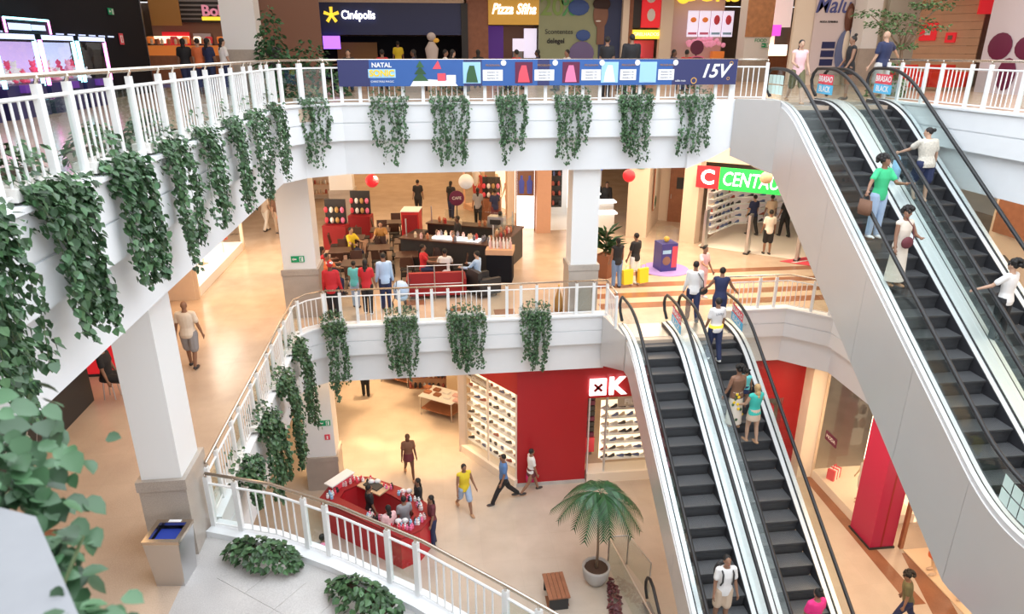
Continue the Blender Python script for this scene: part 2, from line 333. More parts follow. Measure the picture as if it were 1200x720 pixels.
# ---------------------------------------------------------------- railings
_balm = MB().tube((0, 0, .08), (0, 0, .80), .013, M['white'], n=6).mesh('baluster')
_postm = MB(); _postm.box((-.04, -.03, -.02), (.04, .03, .93), M['white']); _postm = _postm.mesh('post')
_brk = MB(); _brk.path([(0, 0, .93), (0, -.02, .98), (0, -.01, 1.0)], .018, M['rail'], 6); _brk = _brk.mesh('bracket')
def seglen(path): return [(Vector(path[i+1])-Vector(path[i])).length for i in range(len(path)-1)]
def railing(path, z, label, bays, hr=True, glassm=None, pre=0, hrz=1.0, thick=.026):
    """bays: list of (length, kind) repeated along the path; kind b = balusters, g = glass"""
    t = empty('railing', (path[0][0], path[0][1], z), 0, label, 'railing'); ox, oy = path[0]
    P = [Vector((x-ox, y-oy, 0)) for x, y in path]
    L = [(P[i+1]-P[i]).length for i in range(len(P)-1)]; tot = sum(L)
    def at(s):
        s = max(0, min(tot, s))
        for i, l in enumerate(L):
            if s <= l+1e-9 or i == len(L)-1: d = (P[i+1]-P[i]).normalized(); return P[i]+d*s, math.atan2(d.y, d.x)
            s -= l
    hp = [p+Vector((0, 0, hrz)) for p in P]
    MB().path(hp, thick, M['rail'], 8).build('handrail', t, smooth=True)
    s = pre; i = 0; p, a = at(s); link('post', _postm, t, p, (0, 0, a)); link('bracket', _brk, t, p, (0, 0, a))
    while s < tot-.15:
        l, k = bays[i % len(bays)]; i += 1; e = min(tot, s+l)
        if tot-e < .2: e = tot
        p, a = at(e-1e-4); link('post', _postm, t, p, (0, 0, a)); link('bracket', _brk, t, p, (0, 0, a))
        q = at(s+.001)[0]
        # intermediate corner points inside the bay
        ins = []; acc = 0
        for j in range(len(L)-1):
            acc += L[j]
            if s+.02 < acc < e-.02: ins.append(P[j+1])
        up = [q]+ins+[p]
        for zz, r, nm in ((.82, .02, 'top_rail'), (.07, .014, 'bottom_rail')):
            MB().path([u+Vector((0, 0, zz)) for u in up], r, M['white'], 6).build(nm, t)
        if k == 'b':
            n = max(1, round((e-s-.14)/.135)-1)
            for j in range(n):
                pp, aa = at(s+.07+(e-s-.14)*(j+1)/(n+1)); link('baluster', _balm, t, pp, (0, 0, aa))
        else:
            mb = MB()
            for u0, u1 in zip(up, up[1:]):
                d = (u1-u0).normalized(); nn = Vector((-d.y, d.x, 0))*.004
                mb.add([u0+nn+Vector((0, 0, .1)), u1+nn+Vector((0, 0, .1)), u1+nn+Vector((0, 0, .79)), u0+nn+Vector((0, 0, .79)),
                        u0-nn+Vector((0, 0, .1)), u1-nn+Vector((0, 0, .1)), u1-nn+Vector((0, 0, .79)), u0-nn+Vector((0, 0, .79))],
                       [(0, 1, 2, 3), (7, 6, 5, 4), (0, 4, 5, 1), (2, 6, 7, 3)], M['glass'])
            mb.build('glass_panel', t)
        s = e
    return t
BG = [(.92, 'b'), (.55, 'g')]
railing([(-3.42, 4.38), (-3.42, 16.9), (-3.0, 17.55)], 11.9, 'white railing of the top left gallery above the hanging ivy', BG)
railing([(-2.96, 17.6), (-2.1, 18.03), (7.95, 18.03)], 11.9, 'long white back railing of the top floor carrying the blue banner', [(.55, 'g'), (.42, 'b'), (.45, 'g'), (1.05, 'b'), (.5, 'g'), (1.05, 'b'), (.5, 'g'), (1.05, 'b'), (.5, 'g')])
railing([(8.02, 18.03), (8.78, 17.8)], 11.9, 'short white railing end beside the upper escalator head', [(.8, 'b')])
railing([(12.08, 17.7), (12.08, 9.5)], 11.9, 'white railing of the top right gallery beyond the escalators', [(.55, 'g'), (.92, 'b')])
railing([(-3.72, 9.75), (-3.72, 17.35), (-3.46, 17.75), (-3.05, 17.98)], 6.0, 'white railing of the middle left gallery above three ivy columns', [(.5, 'g'), (.95, 'b')])
railing([(-3.0, 18.0), (4.9, 18.0)], 6.0, 'white railing of the middle floor in front of the cafe', [(.4, 'b'), (.45, 'g'), (1.15, 'b'), (.5, 'g')])
railing([(4.86, 17.9), (4.86, 16.85)], 6.0, 'short return of white railing beside the lower escalator newel', [(1.6, 'b')])
railing([(8.32, 17.88), (10.3, 17.88), (11.3, 16.95), (11.3, 9)], 6.0, 'pale railing right of the lower escalators, in front of the sports shop', [(1.1, 'b'), (.5, 'g')])
railing([(-3.66, 9.5), (-2.6, 9.1), (-1.5, 8.42), (-.3, 7.52), (.8, 6.5), (1.45, 5.86), (2.0, 5.1)], 5.97, 'white railing curving along the edge of the near grey platform', [(.5, 'g'), (1.25, 'b'), (.4, 'g'), (1.15, 'b'), (.5, 'g'), (1.5, 'b')])
# ---------------------------------------------------------------- platform slabs, inlays
def inside(x, y, poly):
    c = False; n = len(poly)
    for i in range(n):
        x0, y0 = poly[i]; x1, y1 = poly[(i+1) % n]
        if (y0 > y) != (y1 > y) and x < (x1-x0)*(y-y0)/(y1-y0)+x0: c = not c
    return c
PP = [(-3.6, 4.6)]+[(x-.05, y-.22) for x, y in NEARC[:8]]+[(2.4, 4.6)]
slab = MB(); slab.box((-.297, -.297, 0), (.297, .297, .006), M['grey']); slab = slab.mesh('tile'); a0 = R(-37)
for i in range(-16, 17):
    for j in range(-16, 17):
        u, v = i*.6, j*.6; x = -1+u*math.cos(a0)-v*math.sin(a0); y = 7+u*math.sin(a0)+v*math.cos(a0)
        cs = [(x+(p*math.cos(a0)-q*math.sin(a0)), y+(p*math.sin(a0)+q*math.cos(a0))) for p, q in ((-.3, -.3), (.3, -.3), (.3, .3), (-.3, .3))]
        if all(inside(px, py, PP) for px, py in cs): link('granite_tile', slab, nearfloor, (x, y, L1+.001), (0, 0, a0))
fm = bpy.data.objects['floor_middle']
def inlay(poly, z=L1, parent=None): MB().prism(poly, z, z+.004, M['brown']).build('brown_inlay', parent or fm)
def quad(cx, cy, a, b): return [(cx-a, cy-b), (cx+a, cy-b), (cx+a, cy+b), (cx-a, cy+b)]
for y0, y1 in ((18.55, 19.0), (19.45, 19.9), (20.4, 20.85), (21.6, 22.0)): inlay([(4.9, y0), (13.5, y0), (13.5, y1), (4.9, y1)])
for c in ((0.6, 19.0), (2.0, 18.7), (-6.4, 9.6), (-.6, 19.8)): inlay(quad(c[0], c[1], .3, .22))
fg = bpy.data.objects['floor_ground']
for c in ((2.75, 13.4), (9.2, 14.6), (10.2, 14.9), (9.4, 12.6), (8.8, 17.0)): inlay(quad(c[0], c[1], .28, .2), 0, fg)
inlay([(11.55, 12.2), (12.0, 12.2), (12.0, 18.1), (11.75, 18.1)], 0, fg)
inlay([(11.2, 9.5), (12.6, 14.0), (13.2, 14.0), (11.9, 9.5)], 0, fg)

# ---------------------------------------------------------------- escalators
def smoothz(yb, yt, zb, zt, r=.7):
    k = (zt-zb)/(yt-yb)
    def z(y):
        if y <= yb-r: return zb
        if y < yb+r: return zb+k*(y-yb+r)**2/(4*r)
        if y <= yt-r: return zb+k*(y-yb)
        if y < yt+r: return zt-k*(yt+r-y)**2/(4*r)
        return zt
    return z
def escalator(x0, yt, yb, zb, zt, label, stickers, clad_left, W=1.5):
    t = empty('escalator', (x0+W/2, yb, zb), 0, label, 'escalator'); ox, oy, oz = x0+W/2, yb, zb
    f = smoothz(yb, yt, zb, zt); ya, ye = yb-1.3, yt+1.15
    ys = [ya+(ye-ya)*i/64 for i in range(65)]
    def strip(xa, xb, h0, h1, m, name, ys=ys, h0f=None):
        vs = []; mb = MB(); n = len(ys)
        for y in ys:
            z = f(y); a = z+h0 if h0f is None else h0f(y)
            vs += [(xa-ox, y-oy, a-oz), (xb-ox, y-oy, a-oz), (xb-ox, y-oy, z+h1-oz), (xa-ox, y-oy, z+h1-oz)]
        fs = [(i*4+j, i*4+(j+1) % 4, (i+1)*4+(j+1) % 4, (i+1)*4+j) for i in range(n-1) for j in range(4)]+[(0, 1, 2, 3), (4*n-1, 4*n-2, 4*n-3, 4*n-4)]
        mb.add(vs, fs, m); o = mb.build(name, t); return o
    half = .5; c = ox
    for sd in (-1, 1):
        e = W/2; lo, hi = sorted((c+sd*e, c+sd*(e-.095))); strip(lo, hi, .02, .14, M['alu'], 'outer_deck')
        lo, hi = sorted((c+sd*(e-.097), c+sd*(e-.127))); strip(lo, hi, .02, .13, M['black'], 'glass_channel')
        lo, hi = sorted((c+sd*(e-.129), c+sd*(half+.02))); strip(lo, hi, .0, .11, M['alu'], 'inner_deck')
        lo, hi = sorted((c+sd*(half+.02), c+sd*(half+.003))); strip(lo, hi, -.25, .10, M['brush'], 'skirt')
        gx = c+sd*(e-.112); strip(gx-.005, gx+.005, .13, .86, M['gglass'], 'glass_balustrade', ys)
        # handrail with rounded newels
        pts = [(gx-ox, ya-oy, zb+.2-oz), (gx-ox, ya-.22-oy, zb+.38-oz), (gx-ox, ya-.30-oy, zb+.58-oz), (gx-ox, ya-.24-oy, zb+.75-oz), (gx-ox, ya-.08-oy, zb+.87-oz)]
        pts += [(gx-ox, y-oy, f(y)+.88-oz) for y in ys[1:-1]]
        pts += [(gx-ox, ye+.08-oy, zt+.87-oz), (gx-ox, ye+.24-oy, zt+.75-oz), (gx-ox, ye+.30-oy, zt+.58-oz), (gx-ox, ye+.22-oy, zt+.38-oz), (gx-ox, ye-oy, zt+.2-oz)]
        MB().path(pts, .042, M['black'], 8).build('handrail', t, smooth=True)
        for yy, zz, sg in ((ye, zt, 1), (ya, zb, -1)):   # rounded glass ends
            pl = [(yy, .13)]+[(yy+sg*.27*math.sin(R(a)), .495-.365*math.cos(R(a))) for a in range(0, 181, 20)]
            mb = MB(); vs = [(gx-.005-ox, y-oy, zz+h-oz) for y, h in pl]+[(gx+.005-ox, y-oy, zz+h-oz) for y, h in pl]; n = len(pl)
            mb.add(vs, [tuple(range(n)), tuple(range(n, 2*n))[::-1]], M['gglass']); mb.build('glass_end', t)
    # steps
    sm = MB(); pr = [(0, 0), (0, -.03), (.03, -.10), (.05, -.20), (.05, -.32), (.41, -.32), (.41, 0)]
    vs = [(-half, y, z) for y, z in pr]+[(half, y, z) for y, z in pr]; n = len(pr)
    sm.add(vs, [(0, 6, 13, 7)], M['step']); sm.add(vs, [(k, (k+1), (k+1)+n, k+n) for k in range(6)]+[tuple(range(n)), tuple(range(n, 2*n))[::-1]], M['riser'])
    for k in range(24): x = -half+.03+k*.0408; sm.box((x, .012, 0), (x+.016, .40, .008), M['step'])
    sm = sm.mesh('step'); y = yb-.8
    while y < yt+.4:
        link('step', sm, t, (0, y-oy, f(y+.1)-oz)); y += .4
    for y0, y1, zz in ((yt+.4, ye+.2, zt), (ya-.2, yb-.8, zb)):
        mb = MB(); mb.box((-half, y0-oy, zz-oz-.1), (half, y1-oy, zz+.012-oz), M['steel']); mb.build('landing_plate', t)
    # truss cladding
    def low(y, dd=(0 if zb > 3 else 1.05)):
        k = (zt-zb)/(yt-yb)*1.04; return max(zb-1.75, min(zt-1.55+dd*.6, zt-1.6-(yt+.35-y)*k+dd))
    yy = [ya+(ye-ya)*i/6 for i in range(7)]
    for a, b_ in zip(yy, yy[1:]):
        sub = [a+.004+(b_-a-.008)*i/10 for i in range(11)]
        if clad_left: strip(x0-.02, x0+.01, 0, .03, M['clad'], 'side_panel', sub, low)
    strip(x0+.02, x0+W-.02, 0, -.34, M['clad'], 'underside', ys, low)
    # stickers
    for (sd, y, kind) in stickers:
        gx = c+sd*(W/2-.112); fc = -1 if sd < 0 else -1; X = gx-ox-.008
        rot = (PI/2, 0, -PI/2); z = f(y)+.5
        if kind == 'text':
            st = empty('sticker', (X, y-oy, z-oz), 0, parent=t); sl = math.atan2(f(y+.3)-f(y-.3), .6)
            st.rotation_euler = (-0, 0, 0); sh = math.tan(sl)
            def para(y0, y1, z0, z1, m, dx=0):
                MB().add([(dx, y0, z0+y0*sh), (dx, y1, z0+y1*sh), (dx, y1, z1+y1*sh), (dx, y0, z1+y0*sh), (dx+.004, y0, z0+y0*sh), (dx+.004, y1, z0+y1*sh), (dx+.004, y1, z1+y1*sh), (dx+.004, y0, z1+y0*sh)],
                         [(0, 1, 2, 3), (7, 6, 5, 4), (0, 4, 5, 1), (3, 2, 6, 7)], m).build('sticker_band', st)
            para(-.34, .34, .0, .24, M['redp']); para(-.38, .36, -.24, -.01, M['cyan'])
            for word, zz in (('BRASAO', .12), ('BLACK', -.125)):
                o = text(word, .2, M['whitep'], st, (-.006, 0, zz), (PI/2, 0, -PI/2), ext=.001, off=.004, sx=.86)
                for v in o.data.vertices: v.co.y += -v.co.x*sh*.86
        else:
            for i in range(4):
                for j in range(2):
                    s0 = y-.40+i*.2; z0 = (-.25+j*.25)
                    mb = MB(); q = [(X, s0, f(s0)+.5+z0+.01), (X, s0+.18, f(s0+.18)+.5+z0+.01), (X, s0+.18, f(s0+.18)+.5+z0+.23), (X, s0, f(s0)+.5+z0+.23)]
                    q = [(a, b_-oy, c_-oz) for a, b_, c_ in q]; mb.add(q+[(a+.004, b_, c_) for a, b_, c_ in q], [(0, 1, 2, 3), (7, 6, 5, 4), (0, 4, 5, 1), (3, 2, 6, 7)], M['mint']); mb.build('sticker_tile', t)
    return t, f
UY, LY = 16.7, 15.95; RUN = 8.43
e1, FU = escalator(8.85, UY, UY-RUN, L1, L2, 'upper escalator nearest the atrium centre, carrying two women down', [(-1, UY+.9, 'tile'), (1, UY+.75, 'text'), (-1, UY-RUN-.35, 'tile')], True)
e2, _ = escalator(10.45, UY, UY-RUN, L1, L2, 'upper right escalator beside the top right gallery', [(1, UY+.75, 'text')], False)
e3, FL = escalator(5.0, LY, LY-RUN, L0, L1, 'lower left escalator with a man in white at its foot', [(1, LY+.4, 'text')], True)
e4, _ = escalator(6.70, LY, LY-RUN, L0, L1, 'lower right escalator carrying the woman in a floral dress', [(1, LY+.4, 'text')], False)
for xa, xb, yt_, zb_, nm in ((6.49, 6.71, LY, L0, 'trim_13'), (10.34, 10.46, UY, L1, 'trim_14')):
    fz = smoothz(yt_-RUN, yt_, zb_, zb_+5.9); m = MB(); vs = []; N_ = 64
    for i in range(N_+1):
        y = yt_-RUN-1.3+(RUN+2.45)*i/N_; z = fz(y); vs += [(xa, y, z-.2), (xb, y, z-.2), (xb, y, z+.135), (xa, y, z+.135)]
    m.add(vs, [(i*4+j, i*4+(j+1) % 4, (i+1)*4+(j+1) % 4, (i+1)*4+j) for i in range(N_) for j in range(4)]+[(0, 1, 2, 3), (4*N_+3, 4*N_+2, 4*N_+1, 4*N_)], M['alu']); struct(nm, m)
# cladding closing the heads of the escalators
m = MB(); m.add([(8.05, 17.9, 11.93), (8.83, 16.95, 11.93), (8.83, 16.95, 10.1), (8.05, 17.9, 10.45), (8.2, 18.0, 11.93), (8.84, 17.9, 11.93), (8.84, 17.9, 10.1), (8.2, 18.0, 10.45)],
    [(0, 3, 2, 1), (0, 1, 5, 4), (2, 3, 7, 6), (1, 2, 6, 5), (0, 4, 7, 3), (4, 5, 6, 7)], M['clad']); struct('trim_7', m)
m = MB(); m.add([(4.75, 17.85, 5.98), (4.97, 16.2, 5.98), (4.97, 16.2, 5.0), (4.75, 17.85, 4.4), (4.9, 17.9, 5.98), (4.99, 17.9, 5.98), (4.99, 17.9, 4.4), (4.9, 17.9, 4.4)],
    [(0, 3, 2, 1), (0, 1, 5, 4), (2, 3, 7, 6), (1, 2, 6, 5), (0, 4, 7, 3), (4, 5, 6, 7)], M['clad']); struct('trim_8', m)

m = MB(); m.box((8.83, -3, 4.1), (8.9, 6.95, 6.04), M['clad']); struct('trim_12', m)
# escalator going further down beside the palm, with its own small glass rail
t = empty('stair_rail', (4.6, 13.3, 0), 0, 'steel and glass guard rail around the opening beside the potted palm', 'railing')
for a, b_ in (((-.25, 1.2, 0), (.28, 1.2, 0)), ((.28, 1.2, 0), (.55, .1, 0)), ((-.25, 1.2, 0), (.1, -2.2, 0))):
    A, B = Vector(a), Vector(b_); up = Vector((0, 0, .95))
    MB().path([A+up, B+up], .022, M['steel']).build('top_rail', t); n = (B-A).cross(up).normalized()*.005
    MB().add([A+n, B+n, B+n+up*.95, A+n+up*.95, A-n, B-n, B-n+up*.95, A-n+up*.95], [(0, 1, 2, 3), (7, 6, 5, 4)], M['glass']).build('glass_panel', t)
    for P_ in (A, B): MB().tube(P_, P_+up, .02, M['steel']).build('post', t)
t = empty('basement_escalator', (4.95, 12.6, 0), 0, 'small escalator newel descending beside the lower left escalator foot', 'escalator')
pts = [(0, .35, .25), (0, .5, .45), (0, .52, .65), (0, .42, .85), (0, .25, .95), (0, 0, .93), (0, -.6, .6), (0, -2.2, -.4)]
MB().path(pts, .04, M['black'], 8).build('handrail', t, smooth=True)
m = MB(); q = [(-.01, .35, .1), (-.01, .45, .6), (-.01, .25, .9), (-.01, 0, .88), (-.01, -2.2, -.4), (-.01, -2.2, -.9), (-.01, 0, 0.05)]
m.add(q+[(x+.012, y, z) for x, y, z in q], [tuple(range(7)), tuple(range(7, 14))[::-1]], M['gglass']); m.build('glass_balustrade', t)
m = MB(); m.box((-.1, -2.0, 0), (.1, .4, .1), M['steel']); m.build('deck', t)

# ---------------------------------------------------------------- banner on the back railing
bn = empty('banner', (-2.12, 17.9, 12.29), 0, 'long blue festive banner hung along the top floor back railing', 'banner')
m = MB(); m.box((0, -.012, 0), (8.6, 0, .62), M['blue']); m.build('banner_cloth', bn)
for xa_, xb_ in ((0, .75), (3.05, 3.5), (4.9, 5.2), (8.4, 10.12)): m = MB(); m.box((xa_, -.016, 0), (xb_, -.012 if xa_ < 8 else 0, .62), M['navy2']); m.build('navy_section', bn)
text('NATAL', .15, M['whitep'], bn, (1.05, -.02, .49), ext=.003, off=.004); text('SONIC', .2, M['yel'], bn, (1.05, -.024, .3), ext=.003, off=.008)
m = MB(); m.box((.72, -.02, .2), (1.38, -.016, .4), M['ltblue']); m.build('logo_plate', bn)
text('CHRISTMAS MAGIC', .065, M['whitep'], bn, (1.05, -.02, .11), ext=.002)
# winter picture: tree, presents and snow, plain shapes
FR = Matrix(((1,0,0,0),(0,0,1,0),(0,1,0,0),(0,0,0,1)))
m = MB(); XY = lambda pts, d: [(x, d, z) for x, z in pts]
def flat(mb, pts, d, mt): mb.add([(x, d, z) for x, z in pts]+[(x, d+.004, z) for x, z in pts], [tuple(range(len(pts)))[::-1] if 0 else tuple(range(len(pts)))], mt)
for i in range(3): flat(m, [(1.78+.05*i, .12+.16*i), (2.18-.05*i, .12+.16*i), (1.98, .34+.13*i)], -.02-.001*i, M['leafd'])
flat(m, [(1.72, 0), (2.9, 0), (2.8, .12), (2.2, .16), (1.8, .12)], -.019, M['whitep']); flat(m, [(2.4, .12), (2.6, .12), (2.6, .3), (2.4, .3)], -.022, M['redp'])
flat(m, [(2.62, .08), (2.85, .08), (2.85, .26), (2.62, .26)], -.023, M['whitep']); flat(m, [(2.28, .4), (2.5, .4), (2.42, .6)], -.022, M['redp'])
m.build('winter_picture', bn)
for i, cx in enumerate((3.25, 4.55, 5.75, 6.75, 7.75)):
    k = 'leafd redp pink whitep ltblue'.split()[i]
    m = MB(); flat(m, [(cx-.22, .06), (cx+.22, .06), (cx+.22, .56), (cx-.22, .56)], -.02, M['ltblue' if i in (0, 3, 4) else 'purplepic' if 0 else 'plum']); flat(m, [(cx-.15, .08), (cx+.15, .08), (cx+.1, .3), (cx+.06, .48), (cx-.06, .48), (cx-.12, .3)], -.024, M[k]); m.build('picture_card', bn)
    m = MB(); xr = cx+.27; wd = .5 if i < 3 else .42
    flat(m, [(xr, .12), (xr+wd, .12), (xr+wd, .38), (xr, .38)], -.02, M['whitep']); m.build('text_card', bn)
    text('PROGRAMA', .07, M['gold2'], bn, (xr+wd/2, -.02, .48), ext=.002, sx=.95)
    for j in range(3): text('dezembro 15h', .05, M['navy'], bn, (xr+wd/2, -.024, .32-.07*j), ext=.001)
    m = MB(); flat(m, [(xr+wd+.02+.07*math.cos(a*PI/6), .54+.07*math.sin(a*PI/6)) for a in range(12)], -.025, M['whitep']); m.build('round_badge', bn)
text('15V', .46, M['whitep'], bn, (9.5, -.022, .32), ext=.004, shear=.3, off=.01)
text('saiba mais', .07, M['whitep'], bn, (8.62, -.02, .1), ext=.002)
for cx, cz, r in ((8.98, .1, .08), (9.95, .52, .05), (9.9, .15, .04)):
    m = MB()
    for k in range(12):
        a, b_ = 2*PI*k/12, 2*PI*(k+1)/12
        m.add([(cx+r*math.cos(a), -.02, cz+r*math.sin(a)), (cx+r*math.cos(b_), -.02, cz+r*math.sin(b_)), (cx+.75*r*math.cos(b_), -.02, cz+.75*r*math.sin(b_)), (cx+.75*r*math.cos(a), -.02, cz+.75*r*math.sin(a))], [(0, 1, 2, 3)], M['gold'])
    m.build('ring_ornament', bn)

# ---------------------------------------------------------------- foliage
def leafpts(L, rr, droop=True):
    w = L*.40
    return [(0, 0, 0), (-w, L*.30, L*.06), (0, L*.35, -L*.04), (w, L*.30, L*.06), (-w*.7, L*.65, 0), (w*.7, L*.65, 0), (0, L*1.0, -L*.12)]
LF = [(0, 2, 1), (0, 3, 2), (1, 2, 4), (2, 3, 5), (4, 2, 6), (2, 5, 6)]
def leaf_T(p, out, rr, tilt=70):
    yaw = math.atan2(out[1], out[0])-PI/2+rr.uniform(-1.1, 1.1)
    return Matrix.Translation(p) @ Matrix.Rotation(yaw, 4, 'Z') @ Matrix.Rotation(-R(rr.uniform(tilt-45, tilt+15)), 4, 'X') @ Matrix.Rotation(rr.uniform(-.7, .7), 4, 'Y')
_lp = [(0, 0, 0), (-.30, .06, .05), (-.44, .34, .05), (-.32, .68, 0), (0, 1.0, -.14), (.32, .68, 0), (.44, .34, .05), (.30, .06, .05), (0, .2, -.05), (0, .6, -.05)]
leaf_me = MB().add(_lp, [(0, 8, 1), (1, 8, 2), (2, 8, 9, 3), (3, 9, 4), (4, 9, 5), (5, 9, 8, 6), (6, 8, 7), (7, 8, 0)], M['leafo']).mesh('leaf', True)
def vine(x, y, z, dirv, width, length, n, label, seed, group, lsz=.075, single=0, bush=.3, dens=1.0, cat='hanging plant', planter=True, strands=None, depth=.16):
    """dirv: unit vector pointing into the void; width runs across it"""
    rr = random.Random(seed); dx, dy = dirv; ax, ay = -dy, dx
    t = empty('hanging_ivy', (x, y, z), 0, label, cat, group)
    if planter:
        m = MB(); T = Matrix.Rotation(math.atan2(ay, ax), 4, 'Z')
        m.box((-width*.45, -.11, -.02), (width*.45, .11, .09), M['wpot'], Matrix.Translation((-dx*.2, -dy*.2, .0)) @ T); m.build('planter', t)
    width *= .86; n = int(n*2.1); pts = []; sm = MB(); ns = strands or max(5, int(width/.13))
    for i in range(ns):
        u = (i+.5)/ns*width-width/2+rr.uniform(-.05, .05); ln = length*rr.uniform(.72, 1.03)*(1 if abs(u) < width*.38 else .92)
        o = rr.uniform(.04, depth); ps = []; ph = rr.uniform(0, 6); wts = rr.uniform(.55, 1.5)
        for k in range(9):
            q = k/8; ps.append(Vector((dx*(o*min(1, q*5)-.12*(1-min(1, q*6)))+ax*(u*(1-.12*q)+.035*math.sin(ph+q*7)), dy*(o*min(1, q*5)-.12*(1-min(1, q*6)))+ay*(u*(1-.12*q)+.035*math.sin(ph+q*7)), .14-ln*q if q else .12)))
        sm.path(ps, .004, M['stem'], 3); pts.append((ps, wts))
    tw = sum(w_ for _, w_ in pts); leaves = []
    for k in range(int(n*bush)):   # bushy head
        u = rr.uniform(-.5, .5)*width; o = rr.uniform(-.22, .16); leaves.append((Vector((dx*o+ax*u, dy*o+ay*u, rr.uniform(-.28, .14)-abs(o)*.2)), 45))
    for k in range(int(n*(.16 if abs(dy) > .6 else .07))):
        u = rr.uniform(-.5, .5)*width; leaves.append((Vector((dx*rr.uniform(-.36, -.08)+ax*u, dy*rr.uniform(-.36, -.08)+ay*u, rr.uniform(.0, .42)-.3*abs(u/width))), 40))
    for ps, w_ in pts:
        for k in range(int(n*(1-bush)*w_/tw)):
            q = rr.random()**.9*8; i = min(7, int(q)); p = ps[i].lerp(ps[i+1], q-i)
            leaves.append((p+Vector((rr.gauss(0, .035), rr.gauss(0, .035), 0)), 72))
    rr.shuffle(leaves); fm_ = MB()
    for k, (p, tl) in enumerate(leaves):
        T = leaf_T(p, dirv, rr, tl); s = lsz*rr.uniform(.65, 1.25)
        if k < single:
            o = bpy.data.objects.new('leaf', leaf_me); o.parent = t; o.matrix_local = T @ Matrix.Diagonal((s, s, s, 1)); C.objects.link(o)
        else: fm_.add(leafpts(s, rr), LF, M['leaf'], T)
    if fm_.v: fm_.build('foliage', t, kind='stuff')
    sm.build('stems', t, kind='stuff'); return t
GL = 'ivy plants hanging from the top left gallery'
for k, (y0, y1, zb, n, s1, lab) in enumerate((
  (4.75, 5.65, 10.35, 520, 300, 'large-leaved ivy hanging at the left edge of the picture, nearest the camera'),
  (5.95, 6.95, 10.42, 760, 300, 'thick long ivy hanging from the top left railing, second from the camera'),
  (7.4, 8.35, 10.42, 620, 300, 'broad ivy hanging from the top left railing right of the thickest one'),
  (8.9, 9.8, 10.3, 560, 0, 'ivy hanging directly above the near white pillar'),
  (10.3, 11.3, 10.45, 480, 0, 'slender ivy hanging just right of the one above the near pillar'),
  (11.9, 12.85, 10.3, 520, 0, 'ivy third from the bend of the top left railing'),
  (13.4, 14.4, 10.3, 460, 0, 'ivy second from the bend of the top left railing'),
  (15.2, 16.3, 10.25, 420, 0, 'dense narrow ivy next to the bend of the top left railing'))):
    vine(-3.28, (y0+y1)/2, 11.95, (1, 0), y1-y0, 12.0-zb, n, lab, 20+k, GL, .082 if k < 3 else .072, s1, .24)
vine(-2.75, 17.62, 11.95, (.5, -.87), .8, 1.7, 420, 'ivy hanging at the corner bend left of the blue banner', 40, GL, .072)
for k, (x0, x1, zb, n, lab) in enumerate((
  (-1.5, -.42, 10.3, 420, 'sparse ivy below the left end of the blue banner'),
  (0, 1.12, 10.25, 620, 'full ivy second from the left below the blue banner'),
  (1.65, 2.55, 10.22, 560, 'ivy third from the left below the blue banner'),
  (3.15, 4.25, 10.25, 560, 'ivy directly above the centre white pillar'),
  (4.82, 5.9, 10.25, 820, 'densest ivy below the blue banner, just right of the centre pillar'),
  (6.45, 7.5, 10.25, 520, 'rightmost ivy below the blue banner near the escalators'))):
    vine((x0+x1)/2, 17.88, 11.95, (0, -1), x1-x0, 11.95-zb, n, lab, 50+k, 'ivy plants hanging below the banner', .07, 0, .25)
for k, (x0, x1, zb, n, lab) in enumerate((
  (-3.1, -2.4, 3.75, 620, 'ivy at the bend of the middle railing above the lit lower pillar'),
  (-1.5, -.45, 4.2, 720, 'ivy second from the bend of the middle floor railing'),
  (.2, 1.45, 4.15, 900, 'ivy with a pale gap hanging at the centre of the middle floor railing'),
  (2.3, 3.3, 4.1, 760, 'rightmost ivy on the middle floor railing, above the red shop wall'))):
    vine((x0+x1)/2, 17.84 if k else 17.7, 6.1, (0, -1) if k else (.4, -.9), x1-x0, 6.1-zb, n, lab, 60+k, 'ivy plants hanging in front of the cafe', .072, 0, .25)
for k, (y0, y1, zb, n, lab) in enumerate((
  (10.5, 11.4, 5.2, 480, 'short bushy ivy on the middle left fascia nearest the grey platform'),
  (12.2, 13.2, 3.9, 900, 'dense ivy column on the middle left fascia, second from the grey platform'),
  (14.0, 15.0, 3.6, 900, 'tall dense ivy column on the middle left fascia, between two others'),
  (15.9, 16.9, 3.5, 800, 'dense ivy column on the middle left fascia nearest the railing bend'))):
    vine(-3.5, (y0+y1)/2, 6.08, (1, 0), y1-y0, 6.1-zb, n, lab, 70+k, 'ivy columns on the middle left fascia', .085, 0, .2, depth=.28)
# foreground ledge corner and its large leaves
m = MB(); m.prism([(-2.6, -.3), (.3, -.25), (-.8, 1.26), (-1.07, 1.63), (-1.18, 1.68), (-2.6, 2.3)], 11.6, 11.95, mat('ledge_stone', (.27, .275, .29), .7, var=.1, scale=9)); struct('trim_9', m)
rr = random.Random(5); t = empty('foreground_ivy', (-1.2, 1.5, 11.9), 0, 'blurred large-leaved ivy spilling over the white ledge at the lower left corner', 'plant')
sp = MB()
def fore(n, c, s, lz):
    for k in range(n):
        p = Vector((c[0]+rr.gauss(0, s[0])+1.2, c[1]+rr.gauss(0, s[1])-1.5, c[2]+rr.gauss(0, s[2])-11.9))
        T = leaf_T(p, (.8, -.6), rr, 40); q = lz*rr.uniform(.7, 1.3)
        o = bpy.data.objects.new('leaf', leaf_me); o.parent = t; o.matrix_local = T @ Matrix.Diagonal((q, q, q, 1)); C.objects.link(o)
fore(110, (-1.23, 1.83, 11.93), (.07, .08, .06), .060); fore(60, (-1.01, 1.57, 11.86), (.03, .06, .05), .052); fore(80, (-0.82, 1.29, 11.9), (.05, .035, .03), .05)
fore(40, (-1.35, 2.04, 12.0), (.05, .10, .08), .07)
